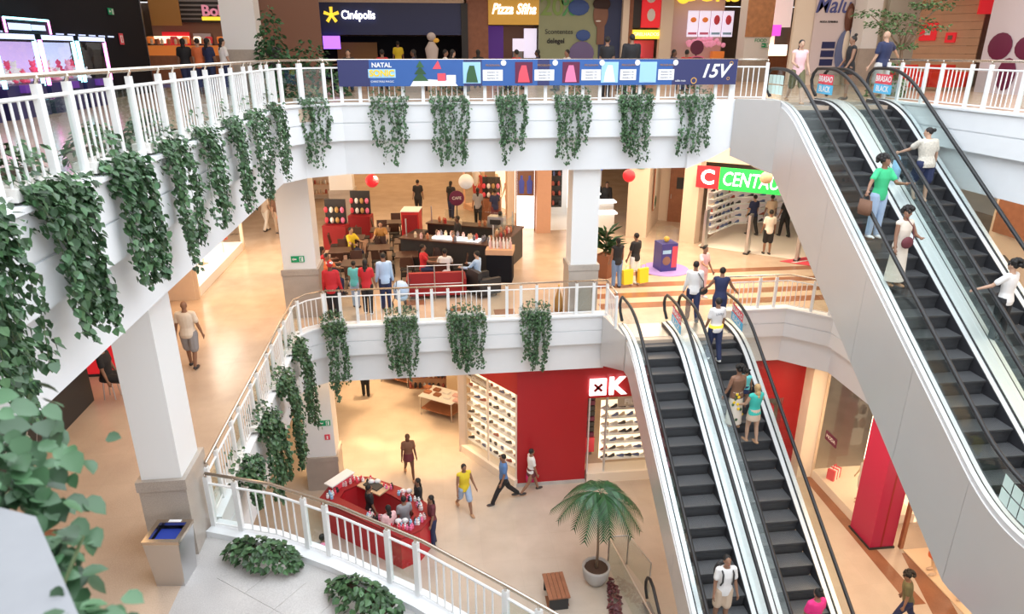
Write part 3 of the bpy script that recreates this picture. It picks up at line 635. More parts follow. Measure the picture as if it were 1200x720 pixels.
for k in range(12): sp.path([(-.3+.05*k, .1, .0), (-.2+.04*k, .2-.03*k, -.1), (-.1+.05*k, .1-.05*k, -.35)], .005, M['stem'], 4)
sp.build('stems', t, kind='stuff')

def bushy(name, loc, rz, label, cat, group, lx, ly, h, n, lsz, pot, seed, mt='leaf', spread=.12):
    rr = random.Random(seed); t = empty(name, loc, rz, label, cat, group); m = MB()
    if pot == 'trough':
        m.add([(-lx/2+.04, -ly/2+.03, 0), (lx/2-.04, -ly/2+.03, 0), (lx/2-.04, ly/2-.03, 0), (-lx/2+.04, ly/2-.03, 0), (-lx/2, -ly/2, .2), (lx/2, -ly/2, .2), (lx/2, ly/2, .2), (-lx/2, ly/2, .2)],
              [(0, 3, 2, 1), (4, 5, 6, 7), (0, 1, 5, 4), (1, 2, 6, 5), (2, 3, 7, 6), (3, 0, 4, 7)], M['wpot']); m.build('planter', t); z0 = .2
        m = MB(); m.box((-lx/2+.03, -ly/2+.03, .19), (lx/2-.03, ly/2-.03, .21), M['soil']); m.build('soil', t)
    else: z0 = 0
    f_ = MB()
    for k in range(n):
        a = rr.uniform(0, 2*PI); r = rr.random()**.5; x = r*math.cos(a)*(lx/2+spread); y = r*math.sin(a)*(ly/2+spread)
        z = z0+(1-r*r)*h*rr.uniform(.5, 1)-(.12*rr.random() if r > .8 else 0)
        f_.add(leafpts(lsz*rr.uniform(.7, 1.3), rr), LF, M[mt], leaf_T((x, y, max(.02, z)), (math.cos(a), math.sin(a)), rr, 40))
    f_.build('foliage', t, kind='stuff'); return t
bushy('planter_box', (-2.72, 8.62, L1), R(-22), 'white trough of ivy beside the granite pillar on the grey platform', 'planter', 'ivy troughs on the platform', 1.0, .28, .22, 420, .10, 'trough', 1)
bushy('planter_box', (-1.15, 7.55, L1), R(-38), 'middle one of the three ivy troughs along the platform railing', 'planter', 'ivy troughs on the platform', 1.0, .28, .22, 460, .10, 'trough', 2)
bushy('planter_box', (0.05, 6.35, L1), R(-42), 'ivy trough cut by the bottom edge of the picture', 'planter', 'ivy troughs on the platform', 1.0, .28, .24, 420, .10, 'trough', 3)

# potted palm on the ground floor
t = empty('potted_palm', (3.88, 13.95, 0.0), 0, 'tall fan of palm fronds in a round stone pot on the ground floor', 'potted plant')
m = MB(); m.rings([(0, 0, 0, .20, .20), (0, 0, .2, .33, .33), (0, 0, .48, .37, .37), (0, 0, .52, .37, .37), (0, 0, .52, .32, .32), (0, 0, .44, .31, .31)], M['pot'], 20); m.build('pot', t, smooth=True)
m = MB(); m.rings([(0, 0, .44, .31, .31), (0, 0, .47, .3, .3)], M['soil'], 16); m.build('soil', t)
m = MB(); m.path([(0, 0, .4), (.02, 0, 1.0), (.0, .02, 1.9), (.03, 0, 2.8)], [.05, .032, .028, .035], M['trunk'], 8); m.build('trunk', t, smooth=True)
rr = random.Random(3)
for k in range(17):
    a = 2*PI*k/17+rr.uniform(-.15, .15); up = rr.uniform(.15, 1.0); ln = rr.uniform(1.0, 1.3); m = MB(); ps = []
    for i in range(9):
        q = i/8; ps.append(Vector((.03+math.cos(a)*ln*q*(1-.15*up), math.sin(a)*ln*q*(1-.15*up), 2.78+up*.6*q*1.3-(.55+.6*up)*q*q*1.15)))
    m.path(ps, .008, M['leafp'], 3)
    for i in range(1, 9):
        for hh in (0, .33, .66):
            q = min(8, i+hh); i0 = min(7, int(q)); c_ = ps[i0].lerp(ps[i0+1], q-i0); d = (ps[i0+1]-ps[i0]).normalized(); sd = d.cross(Vector((0, 0, 1))).normalized()
            for s_ in (-1, 1):
                l_ = .34*math.sin(PI*(.12+.8*q/8))+.06; tip = c_+sd*s_*l_*.75+d*l_*.65-Vector((0, 0, l_*.35)); wv = d*.03
                m.add([c_-wv, c_+wv, tip], [(0, 1, 2)], M['leafp'])
    m.build('frond', t)
# bed of red-leaved plants right of the palm
bushy('flower_bed', (4.15, 13.0, 0), R(80), 'narrow bed of dark red-leaved plants beside the palm pot', 'plant', None, 1.9, .2, .28, 420, .09, 'none', 9, 'leafr', .05)
bc = (2.73, 13.63)
t = empty('bench', (bc[0], bc[1]-.15, 0), R(2), 'brown wooden slatted bench on the ground floor near the palm', 'bench')
for i in range(5): m = MB(); m.box((-.27+.11*i, -.45, .40), (-.17+.11*i, .45, .44), M['wood']); m.build('slat', t)
for sy in (-.35, .35): m = MB(); m.box((-.24, sy-.03, 0), (.24, sy+.03, .40), M['char']); m.build('leg', t)

# trash bin beside pillar
t = empty('trash_bin', (-3.92, 8.5, L1), R(-6), 'square steel trash bin with blue liner against the granite pillar base', 'trash bin')
m = MB(); m.add([(-.2, -.2, 0), (.2, -.2, 0), (.2, .2, 0), (-.2, .2, 0), (-.25, -.24, .78), (.25, -.24, .78), (.25, .24, .78), (-.25, .24, .78)], [(0, 3, 2, 1), (0, 1, 5, 4), (1, 2, 6, 5), (2, 3, 7, 6), (3, 0, 4, 7)], M['steel']); m.build('body', t)
m = MB()
for lo, hi in (((-.26, -.25, .76), (.26, -.18, .81)), ((-.26, .18, .76), (.26, .25, .81)), ((-.26, -.18, .76), (-.19, .18, .81)), ((.19, -.18, .76), (.26, .18, .81))): m.box(lo, hi, M['rail'])
m.build('rim', t); m = MB(); m.box((-.19, -.18, .66), (.19, .18, .70), M['blues']); m.build('liner', t); m = MB(); m.box((-.08, .19, .811), (.1, .24, .815), M['whitep']); m.build('label_plate', t)
# ---------------------------------------------------------------- people
SK = {'d': (.13, .06, .035), 'm': (.28, .145, .09), 'l': (.52, .32, .22), 'p': (.68, .45, .34)}
for k, c in SK.items(): mat('skin_'+k, c, .5)
def col(name, c, rough=.75): return mat('cloth_'+name, c, rough, var=.06, scale=12)
CL = dict(black=(.015,.015,.018), navy=(.02,.03,.09), white=(.80,.79,.78), green=(.05,.55,.24), yellow=(.75,.58,.03), red=(.55,.02,.03), grey=(.30,.30,.32),
  ltgrey=(.55,.53,.50), jeans=(.16,.26,.45), ltjeans=(.38,.50,.68), pink=(.82,.52,.54), magenta=(.80,.03,.22), brown=(.20,.10,.06), cream=(.78,.70,.60), blue=(.10,.22,.48), sky=(.42,.58,.80),
  olive=(.14,.13,.06), orange=(.75,.18,.06), teal=(.05,.50,.42), beige=(.62,.48,.36), shoe=(.05,.045,.045), whiteshoe=(.8,.8,.8), maroon=(.14,.03,.04), tan=(.52,.30,.17), aqua=(.15,.62,.62))
HC = dict(black=(.012,.010,.009), brown=(.07,.035,.02), grey=(.35,.33,.31), blond=(.50,.33,.15))
for k, c in HC.items(): mat('hair_'+k, c, .65, var=.3, scale=40)
eyem = mat('eye_dark', (.02, .015, .01), .3); lipm = mat('lips', (.45, .12, .10), .5)
def person(loc, face, H=1.68, skin='m', top=('tee', 'white'), bot=('pants', 'jeans'), hair=('short', 'black'), shoe='shoe', label='', legs=((4, 4), (-6, 2)), arms=((6, 8, 12, 0), (6, 8, 12, 0)),
           build=1.0, lean=0, seat=None, vox=.017, head=(0, 0), group=None, face_detail=False, drop=0):
    """legs ((thigh forward, knee bend) left, right); arms (forward, out, elbow, inward); drop lowers the root"""
    loc = tuple(loc); loc = loc if len(loc) == 3 else loc+(L1,)
    t = empty('person', (loc[0], loc[1], loc[2]), R(face-90), label, 'person', group)
    h = H; bd = build
    hipz = .52*h; Lt = .245*h; Ls = .235*h; fh = .04*h
    HP = {}; low = 9
    for sd, (a, b) in zip((-1, 1), legs):
        hp = Vector((sd*.052*h*bd, 0, 0)); kn = hp+Vector((sd*.004*h, math.sin(R(a)), -math.cos(R(a))))*Lt; an = kn+Vector((0, math.sin(R(a-b)), -math.cos(R(a-b))))*Ls
        HP[sd] = (hp, kn, an); low = min(low, an.z-fh)
    if seat is not None: root = Vector((0, 0, seat+.085))
    else: root = Vector((0, 0, -low))
    Tm = Matrix.Translation(root) @ Matrix.Rotation(-R(lean), 4, 'X')    # upper body leans forward about the hips
    def U(p): return Tm @ Vector(p)
    def up(z): return (z-.52)*h
    SH = {}
    for sd, (f, o, e, i) in zip((-1, 1), arms):
        s0 = Vector((sd*.096*h*bd, 0, up(.815)))
        d1 = Vector((sd*math.sin(R(o)), math.sin(R(f))*math.cos(R(o)), -math.cos(R(f))*math.cos(R(o))))
        d2 = Vector((sd*math.sin(R(o-i)), math.sin(R(f+e))*math.cos(R(o-i)), -math.cos(R(f+e))*math.cos(R(o-i))))
        el = s0+d1*.17*h; wr = el+d2*.145*h; SH[sd] = (U(s0), U(el), U(wr), (Tm.to_3x3() @ d2).normalized())
    sk = M['skin_'+skin] if 'skin_'+skin in M else MATS['skin_'+skin]
    def chain(mb, pts, rs, m, n=9):
        for i, (p, r) in enumerate(zip(pts, rs)):
            mb.ell(p, (r, r, r), m, n, 6)
            if i: mb.tube(pts[i-1], p, rs[i-1], m, r, n)
    def torso(mb, m, g, z0=.47, z1=.85):
        rg = []
        for z, rx, ry, cy in ((.47, .088, .062, -.004), (.52, .098, .070, -.006), (.57, .090, .064, 0), (.62, .078, .055, .003), (.68, .086, .060, .003), (.74, .098, .066, .002), (.79, .100, .060, -.002), (.82, .092, .052, -.004), (.845, .045, .038, -.004)):
            if z0-.001 <= z <= z1+.001: rg.append((0, cy*h, up(z), rx*h*bd+g, ry*h*(bd if bd < 1.1 else bd*1.1)+g))
        mb.rings(rg, m, 16, Tm)
        if z1 > .8: 
            for sd in (-1, 1): mb.ell(SH[sd][0], (.030*h*bd+g*.8,)*3, m, 10, 6); mb.tube(SH[sd][0], U((sd*.04*h, 0, up(.83))), .032*h+g, m, .028*h+g, 9)
    B = MB(); m0 = sk; torso(B, m0, 0)
    for sd in (-1, 1):
        hp, kn, an = [root+v for v in HP[sd]]
        chain(B, [hp, kn.lerp(hp, .5), kn, an.lerp(kn, .6), an], [.054*h*bd, .046*h*bd, .032*h, .031*h, .020*h], m0)
        a = legs[0 if sd < 0 else 1]; fdir = Vector((sd*.18, 1, 0)).normalized(); pz = an.z-.025*h
        chain(B, [(an.x, an.y-.012*h, pz), (an.x+fdir.x*.05*h, an.y+.05*h, pz-.002*h), (an.x+fdir.x*.09*h, an.y+.09*h, pz-.005*h)], [.020*h, .020*h, .014*h], m0, 8)
        s, el, wr, d = SH[sd]
        chain(B, [s, s.lerp(el, .5), el, el.lerp(wr, .4), wr], [.030*h*bd, .027*h*bd, .022*h, .021*h, .014*h], m0)
        # palm, four unequal curled fingers and a thumb
        xx = d.cross(Vector((0, 1, .2))).normalized(); yy = xx.cross(d).normalized(); pc = wr+d*.028*h
        B.tube(wr, wr+d*.05*h, .014*h, m0, .018*h, 8); B.ell(pc, (.016*h, .018*h, .022*h), m0, 8, 6)
        for k, l in enumerate((.040, .046, .043, .034)):
            b0 = wr+d*.045*h+yy*(k-1.5)*.0105*h; b1 = b0+d*l*.55*h-xx*sd*.004*h; b2 = b1+d*l*.4*h-xx*sd*.014*h
            B.tube(b0, b1, .0058*h, m0, .0052*h, 6); B.tube(b1, b2, .0052*h, m0, .0042*h, 6); B.ell(b1, (.0053*h,)*3, m0, 6, 4)
        b0 = wr+d*.015*h+yy*.014*h; b1 = b0+d*.02*h+yy*.016*h; b2 = b1+d*.022*h+yy*.004*h
        B.tube(b0, b1, .0075*h, m0, .006*h, 6); B.tube(b1, b2, .006*h, m0, .005*h, 6)
    B.tube(U((0, -.004*h, up(.82))), U((0, .004*h, up(.90))), .034*h, m0, .031*h, 10)
    HT = Tm @ Matrix.Translation((0, .008*h, up(.90))) @ Matrix.Rotation(R(head[0]), 4, 'Z') @ Matrix.Rotation(-R(head[1]), 4, 'X')
    hh = h
    B.ell((0, 0, .042*hh), (.043*hh, .052*hh, .058*hh), m0, 14, 10, HT); B.ell((0, .016*hh, .008*hh), (.030*hh, .036*hh, .034*hh), m0, 12, 8, HT)
    B.ell((0, .052*hh, .028*hh), (.008*hh, .013*hh, .011*hh), m0, 8, 6, HT)
    for sd in (-1, 1): B.ell((sd*.044*hh, -.002*hh, .03*hh), (.006*hh, .010*hh, .015*hh), m0, 8, 6, HT)
    link('body', remesh(B.mesh('body'), vox*.82, sk), t)
    if face_detail:
        E = MB()
        for sd in (-1, 1): E.ell((sd*.017*hh, .0475*hh, .042*hh), (.0045*hh, .003*hh, .0022*hh), eyem, 8, 5, HT)
        E.build('eyes', t, smooth=True, kind='stuff'); E = MB(); E.ell((0, .0505*hh, .008*hh), (.013*hh, .004*hh, .004*hh), lipm, 8, 5, HT); E.build('mouth', t, smooth=True)
    # clothing
    def cloth(fn, c, name, v=vox):
        mb = MB(); mm = col(c, CL[c]) if c in CL else M[c]; fn(mb, mm); return link(name, remesh(mb.mesh(name), v, mm), t)
    g = .013; tk, tc = top
    def topf(mb, m):
        torso(mb, m, g, .47 if tk != 'tube' else .47, .845 if tk != 'tube' else .79)
        for sd in (-1, 1):
            s, el, wr, d = SH[sd]
            if tk == 'tee': chain(mb, [s, s.lerp(el, .62)], [.029*h*bd+g*.8, .028*h*bd+g*1.2], m)
            elif tk == 'long': chain(mb, [s, el, wr], [.033*h*bd+g, .025*h+g, .018*h+g], m)
    if tk != 'tube' or True: cloth(topf, tc, 'shirt' if tk != 'dress' else 'dress_top')
    bk, bc = bot
    def botf(mb, m):
        if bk in ('pants', 'shorts'):
            torso(mb, m, g*.9, .47, .57)
            for sd in (-1, 1):
                hp, kn, an = [root+v for v in HP[sd]]
                if bk == 'pants': chain(mb, [hp, kn.lerp(hp, .5), kn, an+Vector((0, 0, .01*h))], [.057*h*bd+g, .049*h*bd+g, .037*h+g, .030*h+g], m)
                else: chain(mb, [hp, kn.lerp(hp, .12)], [.057*h*bd+g, .046*h*bd+g*1.6], m)
            mb.ell(root+Vector((0, 0, -.02*h)), (.09*h*bd+g, .06*h*bd+g, .05*h), m, 12, 7)
        else:
            ln = {'skirt': .40, 'midi': .27, 'maxi': .07}[bk]; zl = ln*h; z0 = root.z+up(.60)
            mx = {'skirt': .105, 'midi': .115, 'maxi': .118}[bk]; N_ = 6
            mb.rings([(0, (.5*(HP[-1][1].y+HP[1][1].y))*q*.6, z0+(zl-z0)*q, (.083+(mx-.083)*q**.7)*h*bd+g, (.058+(mx*.85-.058)*q**.7)*h*bd+g) for q in [i/N_ for i in range(N_+1)]], m, 18)
    cloth(botf, bc, 'trousers' if bk == 'pants' else bk)
    for sd in (-1, 1):
        hp, kn, an = [root+v for v in HP[sd]]; mb = MB(); mm = col(shoe, CL[shoe]); pz = an.z-.022*h
        mb.ell((an.x+sd*.004*h, an.y+.035*h, pz), (.030*h, .078*h, .021*h), mm, 12, 7); mb.ell((an.x, an.y-.012*h, pz+.008*h), (.026*h, .03*h, .022*h), mm, 10, 6); mb.build('shoe', t, smooth=True)
    hk, hc = hair
    if hk != 'bald':
        hm = MATS['hair_'+hc] if hk not in ('cap', 'santa') else col('red', CL['red']); mb = MB()
        mb.ell((0, -.009*hh, .053*hh), (.047*hh, .053*hh, .055*hh), hm, 14, 9, HT)
        if hk in ('long', 'long2'): 
            for a, r_ in (((0, -.03*hh, .02*hh), .042*hh), ((0, -.045*hh, -.04*hh), .042*hh), ((0, -.055*hh, -.10*hh), .038*hh), ((0, -.055*hh, -.15*hh), .025*hh)): mb.ell(a, (r_, r_*.6, r_*1.1), hm, 10, 7, HT)
        if hk == 'bun': mb.ell((0, -.065*hh, .065*hh), (.030*hh, .028*hh, .026*hh), hm, 10, 7, HT)
        if hk == 'topbun': mb.ell((0, -.035*hh, .118*hh), (.028*hh, .028*hh, .024*hh), hm, 10, 7, HT)
        if hk == 'afro':
            r2 = random.Random(1)
            for k in range(34):
                a, b_ = r2.uniform(0, 2*PI), r2.uniform(-.15, 1.45); v = Vector((math.cos(a)*math.cos(b_), math.sin(a)*math.cos(b_)-.25, math.sin(b_))); mb.ell(tuple(v*.064*hh+Vector((0, -.012*hh, .058*hh))), (.023*hh,)*3, hm, 7, 5, HT)
        if hk == 'pigtails':
            for sd in (-1, 1): mb.ell((sd*.055*hh, -.01*hh, .095*hh), (.024*hh,)*3, hm, 8, 6, HT)
        if hk == 'cap': mb.ell((0, .05*hh, .065*hh), (.04*hh, .04*hh, .006*hh), hm, 10, 6, HT)
        mb.build('hair' if hk not in ('cap', 'santa') else 'hat', t, smooth=True)
        if hk == 'santa':
            mb = MB(); mb.tube((0, 0, .06*hh), (0, 0, .078*hh), .055*hh, M['whitep'], .055*hh, 14); T_ = HT; mb.v = [tuple(T_ @ Vector(v)) for v in mb.v]; mb.ell((.03*hh, -.06*hh, .09*hh), (.018*hh,)*3, M['whitep'], 8, 6, HT); mb.build('hat_trim', t)
    t['hand_l'] = [*SH[-1][2]]; t['hand_r'] = [*SH[1][2]]
    return t
WALK = ((24, 8), (-18, 22)); STAND = ((3, 3), (-3, 4)); SIT = ((82, 84), (82, 80))
def handpos(t, side='r', dz=0): return (Matrix.Translation(t.location) @ Matrix.Rotation(t.rotation_euler[2], 4, 'Z')) @ Vector(t['hand_'+side])+Vector((0, 0, dz))
def bag(t, side, c, label, size=(.3, .1, .34), cat='bag', name='shopping_bag'):
    p = handpos(t, side, -.07); b_ = empty(name, p, t.rotation_euler[2]+PI/2, label, cat); mm = col(c, CL[c]) if c in CL else M[c]; x, y, z = size
    m = MB(); m.rings([(0, 0, -z-.12, x*.46, y*.5), (0, 0, -z*.6-.12, x*.52, y*.62), (0, 0, -.12, x*.5, y*.3)], mm, 12); m.build('bag_body', b_, smooth=True)
    m = MB(); m.path([(-x*.3, 0, -.13), (-x*.22, 0, -.03), (0, 0, 0), (x*.22, 0, -.03), (x*.3, 0, -.13)], .008, mm, 5); m.build('handle', b_)
# -- on the escalators
def on_esc(px, x, y, off=0): return None
def EU(y): return FU(y+.0)
W1 = person((9.32, 13.2, FU(13.2)+.02), -80, 1.72, 'm', ('tee', 'green'), ('pants', 'ltjeans'), ('afro', 'black'), 'whiteshoe', 'woman in a green top and pale jeans riding down the upper escalator', ((3, 3), (2, 6)), ((38, 10, 60, 20), (24, 42, 20, 0)), vox=.013, head=(20, -12), face_detail=True)
bag(W1, 'r', 'brown', 'dark brown handbag at the side of the woman in green', (.34, .14, .3), 'bag', 'handbag')
W2 = person((9.24, 12.15, FU(12.15)+.02), -80, 1.6, 'm', ('tank', 'cream'), ('maxi', 'cream'), ('afro', 'black'), 'tan', 'woman in a cream sleeveless dress below the woman in green on the escalator', STAND, ((20, 18, 70, 45), (8, 10, 12, 0)), vox=.013, head=(-50, -5), face_detail=True)
p = W2.location; b_ = empty('crossbody_bag', (p.x-.02, p.y-.2, p.z+.95), R(-80-90), 'maroon crossbody bag worn by the woman in the cream dress', 'bag')
m = MB(); m.ell((0, 0, 0), (.14, .06, .12), col('maroon', CL['maroon']), 14, 9); m.build('bag_body', b_, smooth=True); m = MB(); m.path([(-.12, .02, .06), (-.1, -.02, .3), (.05, -.08, .48)], .01, col('maroon', CL['maroon']), 5); m.build('strap', b_)
patt = mat('cloth_pattern', (.62, .58, .50), .8, var=.45, scale=30)
M['pattern'] = patt
W3 = person((10.85, 14.0, FU(14.0)+.02), 95, 1.62, 'l', ('tee', 'pattern'), ('shorts', 'navy'), ('bun', 'black'), 'tan', 'woman in a patterned blouse with hair in a bun riding the upper right escalator', ((24, 40), (-2, 3)), ((55, 15, 20, 0), (8, 18, 15, 0)), 1.22, 8, vox=.013, head=(40, 0))
bag(W3, 'l', 'ltblue', 'clear pastel shopping bag carried by the woman in the patterned blouse', (.26, .1, .4))
t = empty('umbrella', handpos(W3, 'r'), 0, 'folded white cane umbrella held by the woman in the patterned blouse', 'umbrella')
m = MB(); m.tube((0, 0, .05), (-.03, .1, -.75), .012, M['whitep']); m.build('shaft', t); m = MB(); m.tube((-.03, .1, -.75), (-.035, .12, -.9), .02, M['gold2'], .006); m.build('tip', t)
W4 = person((10.75, 11.0, FU(11.0)+.02), 110, 1.62, 'l', ('tee', 'white'), ('pants', 'black'), ('afro', 'black'), 'shoe', 'woman in a white T-shirt with curly hair at the right edge holding the rubber handrail', STAND, ((38, 22, 22, -8), (5, 8, 10, 0)), vox=.013, head=(10, 0))
W5 = person((7.1, 13.9, FL(13.9)+.02), 98, 1.64, 'm', ('tube', 'brown'), ('maxi', 'cream'), ('afro', 'black'), 'tan', 'woman in a long white floral dress riding the lower right escalator', STAND, ((5, 14, 10, 0), (10, 14, 25, 0)), vox=.014)
m = MB(); r2 = random.Random(8)
for k in range(14): a = r2.uniform(-2.6, -.5); z_ = r2.uniform(.2, .95); r_ = .20-.05*z_; m.ell((r_*math.cos(a), r_*math.sin(a)*.95, z_), (.04, .02, .04), M['yel'] if k % 2 else M['leaf'], 7, 5)
m.build('floral_print', W5)
W6 = person((7.42, 13.55, FL(13.55)+.02), 100, 1.56, 'l', ('tank', 'teal'), ('skirt', 'beige'), ('long', 'blond'), 'tan', 'girl in a green top and beige skirt beside the floral dress on the escalator', ((10, 12), (-6, 6)), ((20, 10, 40, 0), (30, 30, 30, 0)), vox=.014)
W7 = person((7.5, 14.3, FL(14.3)+.02), 60, 1.05, 'm', ('tank', 'aqua'), ('skirt', 'navy'), ('pigtails', 'black'), 'shoe', 'small child with pigtails in aqua next to the floral dress on the escalator', STAND, vox=.013)
W8 = person((7.1, 15.45, FL(15.45)+.02), 95, 1.72, 'm', ('tee', 'white'), ('pants', 'navy'), ('short', 'black'), 'whiteshoe', 'man in a white printed T-shirt with yellow hem stepping off the lower escalator', ((10, 8), (-8, 8)), vox=.014)
m = MB(); m.rings([(0, 0, .86, .19, .135), (0, 0, 1.0, .182, .13)], M['yellow'], 16); m.build('yellow_hem', W8)
text('LIVRE', .09, col('grey', CL['grey']), W8, (0, -.137, 1.32), (PI/2, 0, 0), ext=.004)
W9 = person((5.55, 10.35, FL(10.35)+.02), -92, 1.72, 'm', ('tee', 'white'), ('shorts', 'beige'), ('short', 'black'), 'shoe', 'man in a white T-shirt with backpack straps at the foot of the lower left escalator', STAND, vox=.014, head=(0, -18), face_detail=True)
p = W9.location; t = empty('backpack', (p.x, p.y+.22, p.z+1.2), 0, 'dark backpack worn by the man in white on the lower left escalator', 'backpack')
m = MB(); m.ell((0, 0, 0), (.16, .09, .24), M['char'], 12, 8); m.build('pack', t, smooth=True)
for sx in (-.11, .11): m = MB(); m.path([(sx, -.02, .2), (sx, -.18, .27), (sx, -.345, .18), (sx, -.355, 0), (sx*1.1, -.3, -.12)], .018, M['char'], 6); m.build('strap', t)
person((8.72, 9.3, 0), 100, 1.65, 'm', ('tee', 'magenta'), ('pants', 'jeans'), ('short', 'black'), 'shoe', 'person in a magenta top cut by the bottom edge right of the escalators', STAND, vox=.016) if 0 else person((7.2, 9.75, FL(9.75)+.02), 100, 1.68, 'm', ('tee', 'magenta'), ('pants', 'jeans'), ('topbun', 'black'), 'shoe', 'person in a magenta top cut by the bottom edge right of the escalators', STAND, vox=.016)
W10 = person((10.9, 11.59, 0.0), 150, 1.68, 'm', ('tee', 'olive'), ('pants', 'navy'), ('afro', 'black'), 'shoe', 'person in an olive top walking below the magenta column', WALK, vox=.016, lean=10)
# -- top floor
person((9.6, 17.75, L2), -100, 1.62, 'l', ('tank', 'pink'), ('shorts', 'olive'), ('long', 'black'), 'tan', 'woman in a pale pink top and shorts at the head of the upper escalator', WALK, ((12, 8, 20, 0), (30, 12, 40, 20)), vox=.013, head=(0, 0), face_detail=True)
person((11.9, 19.2, L2), 170, 1.70, 'm', ('tank', 'black'), ('skirt', 'black'), ('topbun', 'black'), 'shoe', 'woman in black with a high ponytail behind the second escalator newel', STAND, ((10, 8, 20, 0), (10, 8, 20, 0)), 1.05)
person((12.15, 18.1, L2), 110, 1.80, 'l', ('tee', 'navy'), ('shorts', 'ltgrey'), ('bald', 'black'), 'shoe', 'broad bald man in a navy shirt leaving the upper right escalator', STAND, ((6, 10, 20, 0), (20, 60, 10, 0)), 1.2)
for k, (x_, y_, c_, hs, lab) in enumerate(((-7.6, 24.2, 'black', 'long', 'woman in black ordering at the lit food counter on the left'), (-7.1, 24.0, 'orange', 'short', 'person in orange queueing at the lit food counter'), (-6.75, 23.8, 'navy', 'long', 'person in navy queueing beside the white pillar'), (-6.2, 23.4, 'white', 'long', 'woman in white with long dark hair beside the top floor white pillar'))):
    person((x_, y_, L2), 100-20*k, 1.68, 'l' if k % 2 else 'm', ('tee', c_), ('pants', 'navy'), (hs, 'black'), 'shoe', lab, STAND, vox=.022)
person((5.95, 20.6, L2), 95, 1.76, 'm', ('long', 'black'), ('pants', 'black'), ('short', 'black'), 'shoe', 'broad man in a black jacket seen from behind above the banner', STAND, build=1.2, vox=.018)
person((5.3, 20.9, L2), 60, 1.70, 'm', ('tee', 'black'), ('pants', 'black'), ('short', 'black'), 'shoe', 'man in black left of the broad man above the banner', STAND, vox=.02)
person((-4.7, 23.5, L2), 100, 1.70, 'm', ('tee', 'char'), ('pants', 'black'), ('short', 'black'), 'shoe', 'man in dark clothes between the plants and the cinema', STAND, vox=.02)
person((-1.2, 33.0, L2), 90, 1.72, 'm', ('tee', 'yellow'), ('pants', 'black'), ('short', 'black'), 'shoe', 'person in yellow under the purple cinema screen', STAND, vox=.024)
FC = 'diners seated in the food court behind the banner'
cols = ['black', 'navy', 'red', 'black', 'white', 'grey', 'black', 'maroon', 'yellow', 'black', 'navy', 'pink']
protoS = []
for k in range(4):
    protoS.append(person((-2.6+k*1.1, 25.2+.6*(k % 2), L2), (-90, 90, 180, 0)[k], 1.7, 'lmdm'[k], ('tee', ['black', 'red', 'navy', 'white'][k]), ('pants', 'navy'), ('short' if k % 2 else 'long', 'black'), 'shoe', ['seated diner in black behind the banner, leftmost', 'seated diner in red left of the food court posters', 'seated diner in navy behind the middle of the banner', 'seated diner in white behind the middle of the banner'][k], SIT, ((45, 8, 50, 20), (45, 8, 50, 20)), seat=.45, vox=.022, group=FC))
for k, (x_, y_) in enumerate(((1.9, 26.3), (3.1, 24.7), (4.0, 25.8), (4.9, 24.9), (6.9, 24.6), (7.7, 25.7), (8.6, 24.5), (-3.6, 26.0), (0.9, 24.2), (9.4, 25.4))):
    dup(protoS[k % 4], (x_, y_, L2), R(37*k), 'seated diner in %s clothes %s' % (['black', 'red', 'navy', 'white'][k % 4], ['left of the green poster', 'under the poster edge', 'under the green poster', 'below the poster face', 'right of the black jacket', 'in front of the ice cream counter', 'near the round brown sign', 'by the cinema panel', 'below the golden sign', 'by the far orange pillar'][k]))
# -- middle floor
person((-5.9, 15.87), 85, 1.70, 'm', ('tee', 'cream'), ('shorts', 'grey'), ('bald', 'black'), 'shoe', 'man in a cream T-shirt and grey shorts walking alone in the left corridor', ((8, 4), (-8, 8)), ((0, 14, 8, 0), (0, 14, 8, 0)), 1.12, vox=.013)
person((-2.88, 18.6), 85, 1.76, 'd', ('long', 'red'), ('pants', 'black'), ('santa', 'black'), 'shoe', 'person in a red coat and red Santa hat leaning by the railing', STAND, vox=.014)
person((-1.95, 19.0), 80, 1.66, 'm', ('tee', 'red'), ('pants', 'black'), ('long', 'black'), 'whiteshoe', 'woman with long dark hair in a red top at the cafe railing', STAND, vox=.015)
person((-1.45, 19.35), 100, 1.72, 'm', ('long', 'sky'), ('pants', 'navy'), ('short', 'black'), 'shoe', 'person in a pale blue shirt beside the woman in red at the railing', STAND, lean=8, vox=.015)
person((-2.35, 19.6), 70, 1.45, 'm', ('tee', 'aqua'), ('pants', 'ltjeans'), ('short', 'black'), 'shoe', 'child in blue left of the woman in red', STAND, vox=.016)
t = empty('stroller', (-1.0, 19.3, L1), R(20), 'pale blue fabric stroller by the cafe railing', 'stroller')
m = MB(); m.ell((0, 0, .62), (.24, .3, .26), col('sky', CL['sky']), 12, 8); m.build('hood', t, smooth=True)
m = MB(); m.ell((0, .05, .4), (.2, .32, .14), col('sky', CL['sky']), 12, 8); m.build('seat', t, smooth=True)
m = MB(); [m.path([(sx, -.3, 1.0), (sx, 0, .4), (sx, .3, .1)], .012, M['char'], 5) for sx in (-.2, .2)]; m.build('frame', t)
for sx in (-.2, .2):
    for sy in (-.2, .3): m = MB(); m.tube((sx-.02, sy, .08), (sx+.02, sy, .08), .08, M['char'], n=12); m.build('wheel', t)
person((6.5, 20.7), 120, 1.74, 'm', ('tee', 'black'), ('shorts', 'white'), ('short', 'black'), 'whiteshoe', 'man in a black T-shirt and white shorts beside the large potted plant', STAND, vox=.014)
A1 = person((5.85, 20.5), 100, 1.66, 'm', ('tank', 'black'), ('pants', 'jeans'), ('long', 'black'), 'shoe', 'woman in jeans left of the man in white shorts', STAND, vox=.014)
A2 = bpy.data.objects['person'] 
